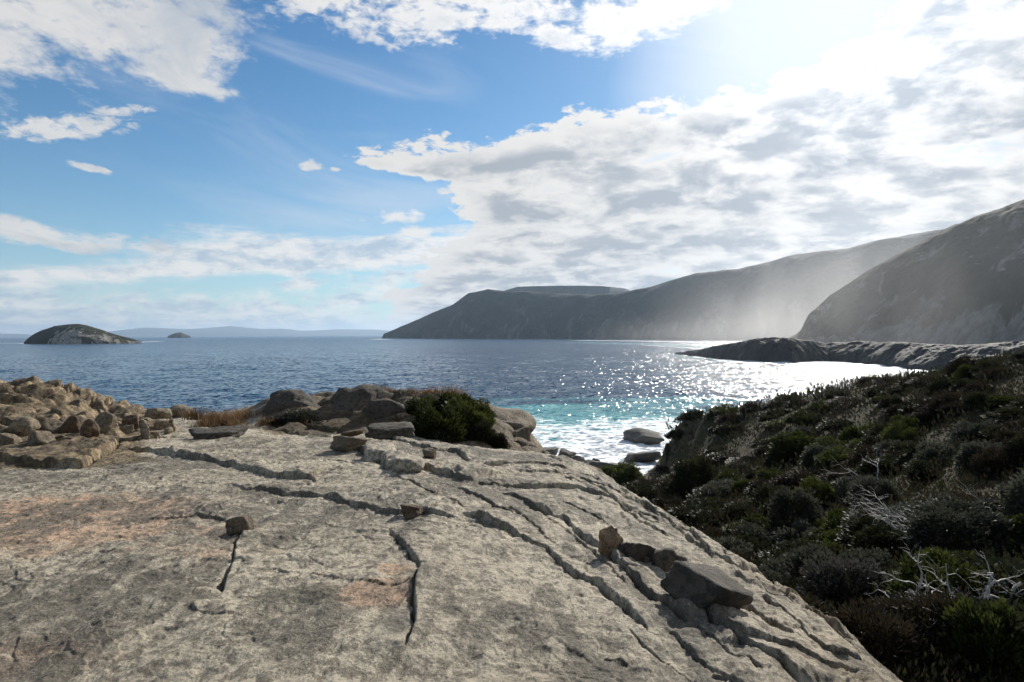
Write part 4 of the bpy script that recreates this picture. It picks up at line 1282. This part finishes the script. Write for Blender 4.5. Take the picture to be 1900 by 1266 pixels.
hump_shrub('bright', 808, 822, 92, 58, "green_bush", "bright green rounded bush on the rock hump", 18.5)
for i, (px, pb, w, h, lb, kd) in enumerate([(862, 815, 92, 58, "dark green bush just right of the bright green bush", 'bright'), (892, 832, 66, 44, "dark bush at the right foot of the hump", 'dark'),
                                            (785, 772, 66, 30, "olive bush above and left of the bright green bush", 'bright'), (842, 770, 84, 34, "olive green bush at the top of the hump", 'bright'),
                                            (886, 785, 56, 34, "green bush near the layered rock above the surf", 'bright'), (745, 800, 56, 26, "brown twiggy bush left of the bright green bush", 'brown'), (926, 838, 34, 30, "narrow bush at the brink above the surf", 'dark')]):
    hump_shrub(kd, px, pb, w, h, "bush", lb, 19.3 + (825 - pb) * .03)
hump_shrub('grey', 545, 796, 70, 34, "grey_bush", "grey-green bush at the foot of the brown dome", 20.3)
hump_shrub('grey', 590, 800, 50, 18, "grey_bush", "low pale bush in front of the dark domes", 20.0)
hump_shrub('brown', 505, 798, 60, 22, "brown_bush", "brown heathy bush beside the sedges left of the domes", 20.2)


def tuft(px, pb, w, h, Y, label, n=150, mat=M_SEDGE, name="sedge_tuft", seed=1, group=None):
    g = np.random.default_rng(seed); q = P(px, pb, Y); k = Y / FPX; W_, H_ = w * k, h * k
    b = np.c_[np.clip(g.normal(size=n), -1.7, 1.7) * W_ * .22, np.clip(g.normal(size=n), -1.7, 1.7) * W_ * .18, np.zeros(n)]
    d = np.c_[g.normal(size=n) * .28, g.normal(size=n) * .28, np.ones(n)]; d /= np.linalg.norm(d, axis=1)[:, None]
    L = H_ * g.uniform(.45, 1.1, (n, 1)); s = np.cross(d, g.normal(size=(n, 3))); s /= np.linalg.norm(s, axis=1)[:, None]
    wd = 0.007 + 0 * L; be = np.c_[g.normal(size=n), g.normal(size=n), np.zeros(n)] * L * .16
    v = np.stack([b - s * wd, b + s * wd, b + d * L * .55 + s * wd * .8, b + d * L * .55 - s * wd * .8, b + d * L + be + s * wd * .2, b + d * L + be - s * wd * .2], 1).reshape(-1, 3)
    i = np.arange(n)[:, None] * 6
    f = np.concatenate([i + [0, 1, 2, 3], i + [3, 2, 4, 5]])
    return put(name, mesh_from(name, v, f, mat, smooth=False), loc=q - np.array([0, 0, .04]), label=label, cat="grass", group=group)


T_ = [(700, 728, 40, 20), (722, 730, 34, 16), (765, 733, 26, 18), (788, 735, 30, 18), (808, 735, 34, 24), (830, 736, 40, 26), (848, 740, 36, 28), (858, 746, 30, 24)]
for i, (px, pb, w, h) in enumerate(T_):
    tuft(px, pb, w, h, 22.6, "tuft of red-brown sedge along the top of the rock hump", seed=400 + i, group="sedge tufts on the hump")
for i in range(16):
    px = 365 + i * 9.5 + random.uniform(-5, 5); pb = 786 + random.uniform(-12, 16)
    tuft(px, pb, 46, 26, 20.6 + random.uniform(-.6, 1.4), "tuft of brown sedge in the saddle between outcrop and hump", seed=430 + i, n=170, group="sedge tufts in the saddle")
for i, (px, pb) in enumerate(((560, 800), (625, 802), (690, 800), (735, 802), (480, 806))):
    tuft(px, pb, 40, 26, 20.0, "thin dry grass tuft at the foot of the dark rock domes", seed=470 + i, n=90, group="grass at the foot of the domes")
for i in range(7):
    q = hit_hill(1600 + i * 34, 1250 - (i % 3) * 14)
    tuft(1600 + i * 34, 1262 - (i % 3) * 16, 90, 60, q[1] + .1, "tuft of brown grass at the bottom right foot of the slab", seed=490 + i, n=220, group="grass at the right foot of the slab", mat=M_BROWN)
for i in range(9):
    px, py = 1760 + i * 16 + random.uniform(-8, 8), 955 + random.uniform(-22, 22); q = hit_hill(px, py)
    tuft(px, py, 70, 34, q[1], "tuft of dry grass below the bare sandy patch", seed=520 + i, n=180, mat=M_BROWN, group="dry grass by the sandy patch")


# dead, bleached shrubs
def branchy(seed, L, r0, levels=3, start=(0, 0, 0), dirn=(0, 0, 1), bend=0.5, flat=0.5):
    g = np.random.default_rng(seed); main, rest = [], []

    def grow(p, d, L, r, lev, bag):
        pts = [np.array(p)]; n = 7; d = np.array(d, float)
        for i in range(n):
            d = d + g.normal(size=3) * bend * .55; d[2] *= (1 - flat * .25); d /= np.linalg.norm(d); pts.append(pts[-1] + d * L / n)
        rad = np.linspace(r, r * .38, n + 1)
        bag.append(tube(pts, rad, 6 if lev == 0 else 4))
        if lev < levels:
            for k in range(4 if lev < 2 else 3):
                j = g.integers(2, n + 1); dd = (pts[j] - pts[j - 1]) / (L / n) + g.normal(size=3) * .75; dd /= np.linalg.norm(dd)
                b_ = bag
                if lev == 0: b_ = []; rest.append(b_)
                grow(pts[j], dd, L * g.uniform(.45, .75), rad[j] * .68, lev + 1, b_)
    grow(start, dirn, L, r0, 0, main)
    return join(main), [join(r_) for r_ in rest]


def dead(px, pb, size_px, seed, label, dirn, r=0.035, stems=2, Y=None, levels=3, bend=.5, flat=.5):
    q = P(px, pb, Y) if Y else hit_hill(px, pb); k = q[1] / FPX
    o = bpy.data.objects.new("dead_shrub", None); COL.objects.link(o); o.location = q; o["label"] = label; o["category"] = "dead shrub"
    for s in range(stems):
        d = np.array(dirn, float) + np.random.default_rng(seed + s).normal(size=3) * .45; d[2] = abs(d[2])
        a, b = branchy(seed + 10 * s, size_px * k, r, levels, dirn=d / np.linalg.norm(d), bend=bend, flat=flat)
        put("trunk", mesh_from("trunk", *a, M_DEAD), o)
        for br in b: put("branch", mesh_from("branch", *br, M_DEAD), o)
    return o


dead(1790, 1170, 120, 601, "tangle of bleached dead branches at the lower right", (-.3, 0, .6), .045, 3)
dead(1700, 1165, 100, 611, "twisted bleached branch reaching left onto the slab edge", (-.8, 0, .5), .035, 2)
dead(1870, 1160, 90, 621, "bleached dead limb arching at the right edge", (-.2, 0, .8), .04, 2)
dead(1860, 1235, 100, 631, "thick grey dead log beside the corner bush", (-1, .1, .25), .07, 1, levels=2, bend=.25)
dead(1710, 1010, 95, 641, "sprawling silvery dead branches in the middle of the right slope", (-.5, 0, .5), .03, 4, levels=3)
dead(1785, 990, 70, 651, "pale crooked dead limb above the sprawling branches", (-.5, 0, .7), .035, 2, levels=2)
dead(1630, 905, 62, 661, "pair of upright dead stems high on the slope", (0, 0, 1), .035, 2, levels=2, bend=.25, flat=0)
dead(1830, 850, 60, 671, "grey dead branches near the top of the right slope", (-.3, 0, .7), .04, 2, levels=2)
dead(1590, 1030, 60, 681, "short bare twigs below the large grey-green bush", (.5, 0, .5), .02, 2, levels=2)
dead(1620, 1160, 60, 691, "dark dead twigs hanging over the slab edge", (-.6, 0, .5), .018, 2, levels=2)

# ------------------------------------------------------------------ air
def box(name, lo, hi):
    v = [(x, y, z) for x in (lo[0], hi[0]) for y in (lo[1], hi[1]) for z in (lo[2], hi[2])]
    f = [(0, 1, 3, 2), (4, 6, 7, 5), (0, 4, 5, 1), (2, 3, 7, 6), (0, 2, 6, 4), (1, 5, 7, 3)]
    return mesh_from(name, v, f, None, smooth=False)


me = box("haze", (-29600, -29600, -12), (29600, 29600, 420))
m = bpy.data.materials.new("haze_air"); m.use_nodes = True; t = m.node_tree; t.nodes.clear()
o_ = t.nodes.new('ShaderNodeOutputMaterial'); v_ = t.nodes.new('ShaderNodeVolumePrincipled')
v_.inputs['Color'].default_value = (0.58, 0.77, 1.0, 1); v_.inputs['Density'].default_value = HAZE_D; v_.inputs['Anisotropy'].default_value = 0.45
t.links.new(v_.outputs[0], o_.inputs['Volume']); me.materials.append(m)
put("haze", me, kind="stuff", label="thin sea haze fading the far headland and hills", cat="haze")

# spray thrown up along the foot of the mountain: denser low down and in the cleft
def spray(name, lo, hi, dens, blobs, label, gain=1.0):
    me = box(name, lo, hi)
    m = bpy.data.materials.new(name + "_air"); m.use_nodes = True; t = m.node_tree; t.nodes.clear()
    o_ = t.nodes.new('ShaderNodeOutputMaterial'); v_ = t.nodes.new('ShaderNodeVolumePrincipled')
    v_.inputs['Color'].default_value = (0.97, 0.97, 0.98, 1); v_.inputs['Anisotropy'].default_value = 0.55
    p = pos(t); x, y, z = sep(t, p); tot = None
    for (c, r, a) in blobs:
        u, v, w = (x - c[0]) * (1 / r[0]), (y - c[1]) * (1 / r[1]), (z - c[2]) * (1 / r[2])
        e = ((u * u + v * v + w * w) * -1.0).exp() * a
        tot = e if tot is None else tot + e
    # nothing at the faces of the box
    for k, i in ((x, 0), (y, 1), (z, 2)):
        w_ = (hi[i] - lo[i]) * 0.12
        if i < 2: tot = tot * k.ss(lo[i], lo[i] + w_)
        tot = tot * k.ss(hi[i], hi[i] - w_)
    n = noise(t, mapv(t, p, (1, 1, 0.6), (0, 0.5, 0)), 0.012, 4, 0.6, 0.8)
    d = tot * n.ss(0.30, 0.68) * dens
    t.links.new(d.k, v_.inputs['Density']); t.links.new(v_.outputs[0], o_.inputs['Volume']); me.materials.append(m)
    o = put(name, me, kind="stuff", label=label, cat="spray"); m.cycles.volume_step_rate = 1.0
    return o


def at(px, py, Y): return P(px, py, Y)
spray("sea_spray", (60, 300, -1), (760, 1000, 190), 0.0013,
      [(at(1450, 600, 760), (70, 140, 34), 2.1), (at(1560, 520, 800), (120, 150, 45), 0.8), (at(1340, 622, 800), (130, 140, 16), 0.6),
       (at(1650, 630, 520), (170, 110, 30), 0.5), (at(1850, 600, 430), (140, 80, 60), 0.40), (at(1720, 520, 540), (150, 80, 60), 0.4)], "pale sea spray drifting up the cleft between the mountain and the headland")
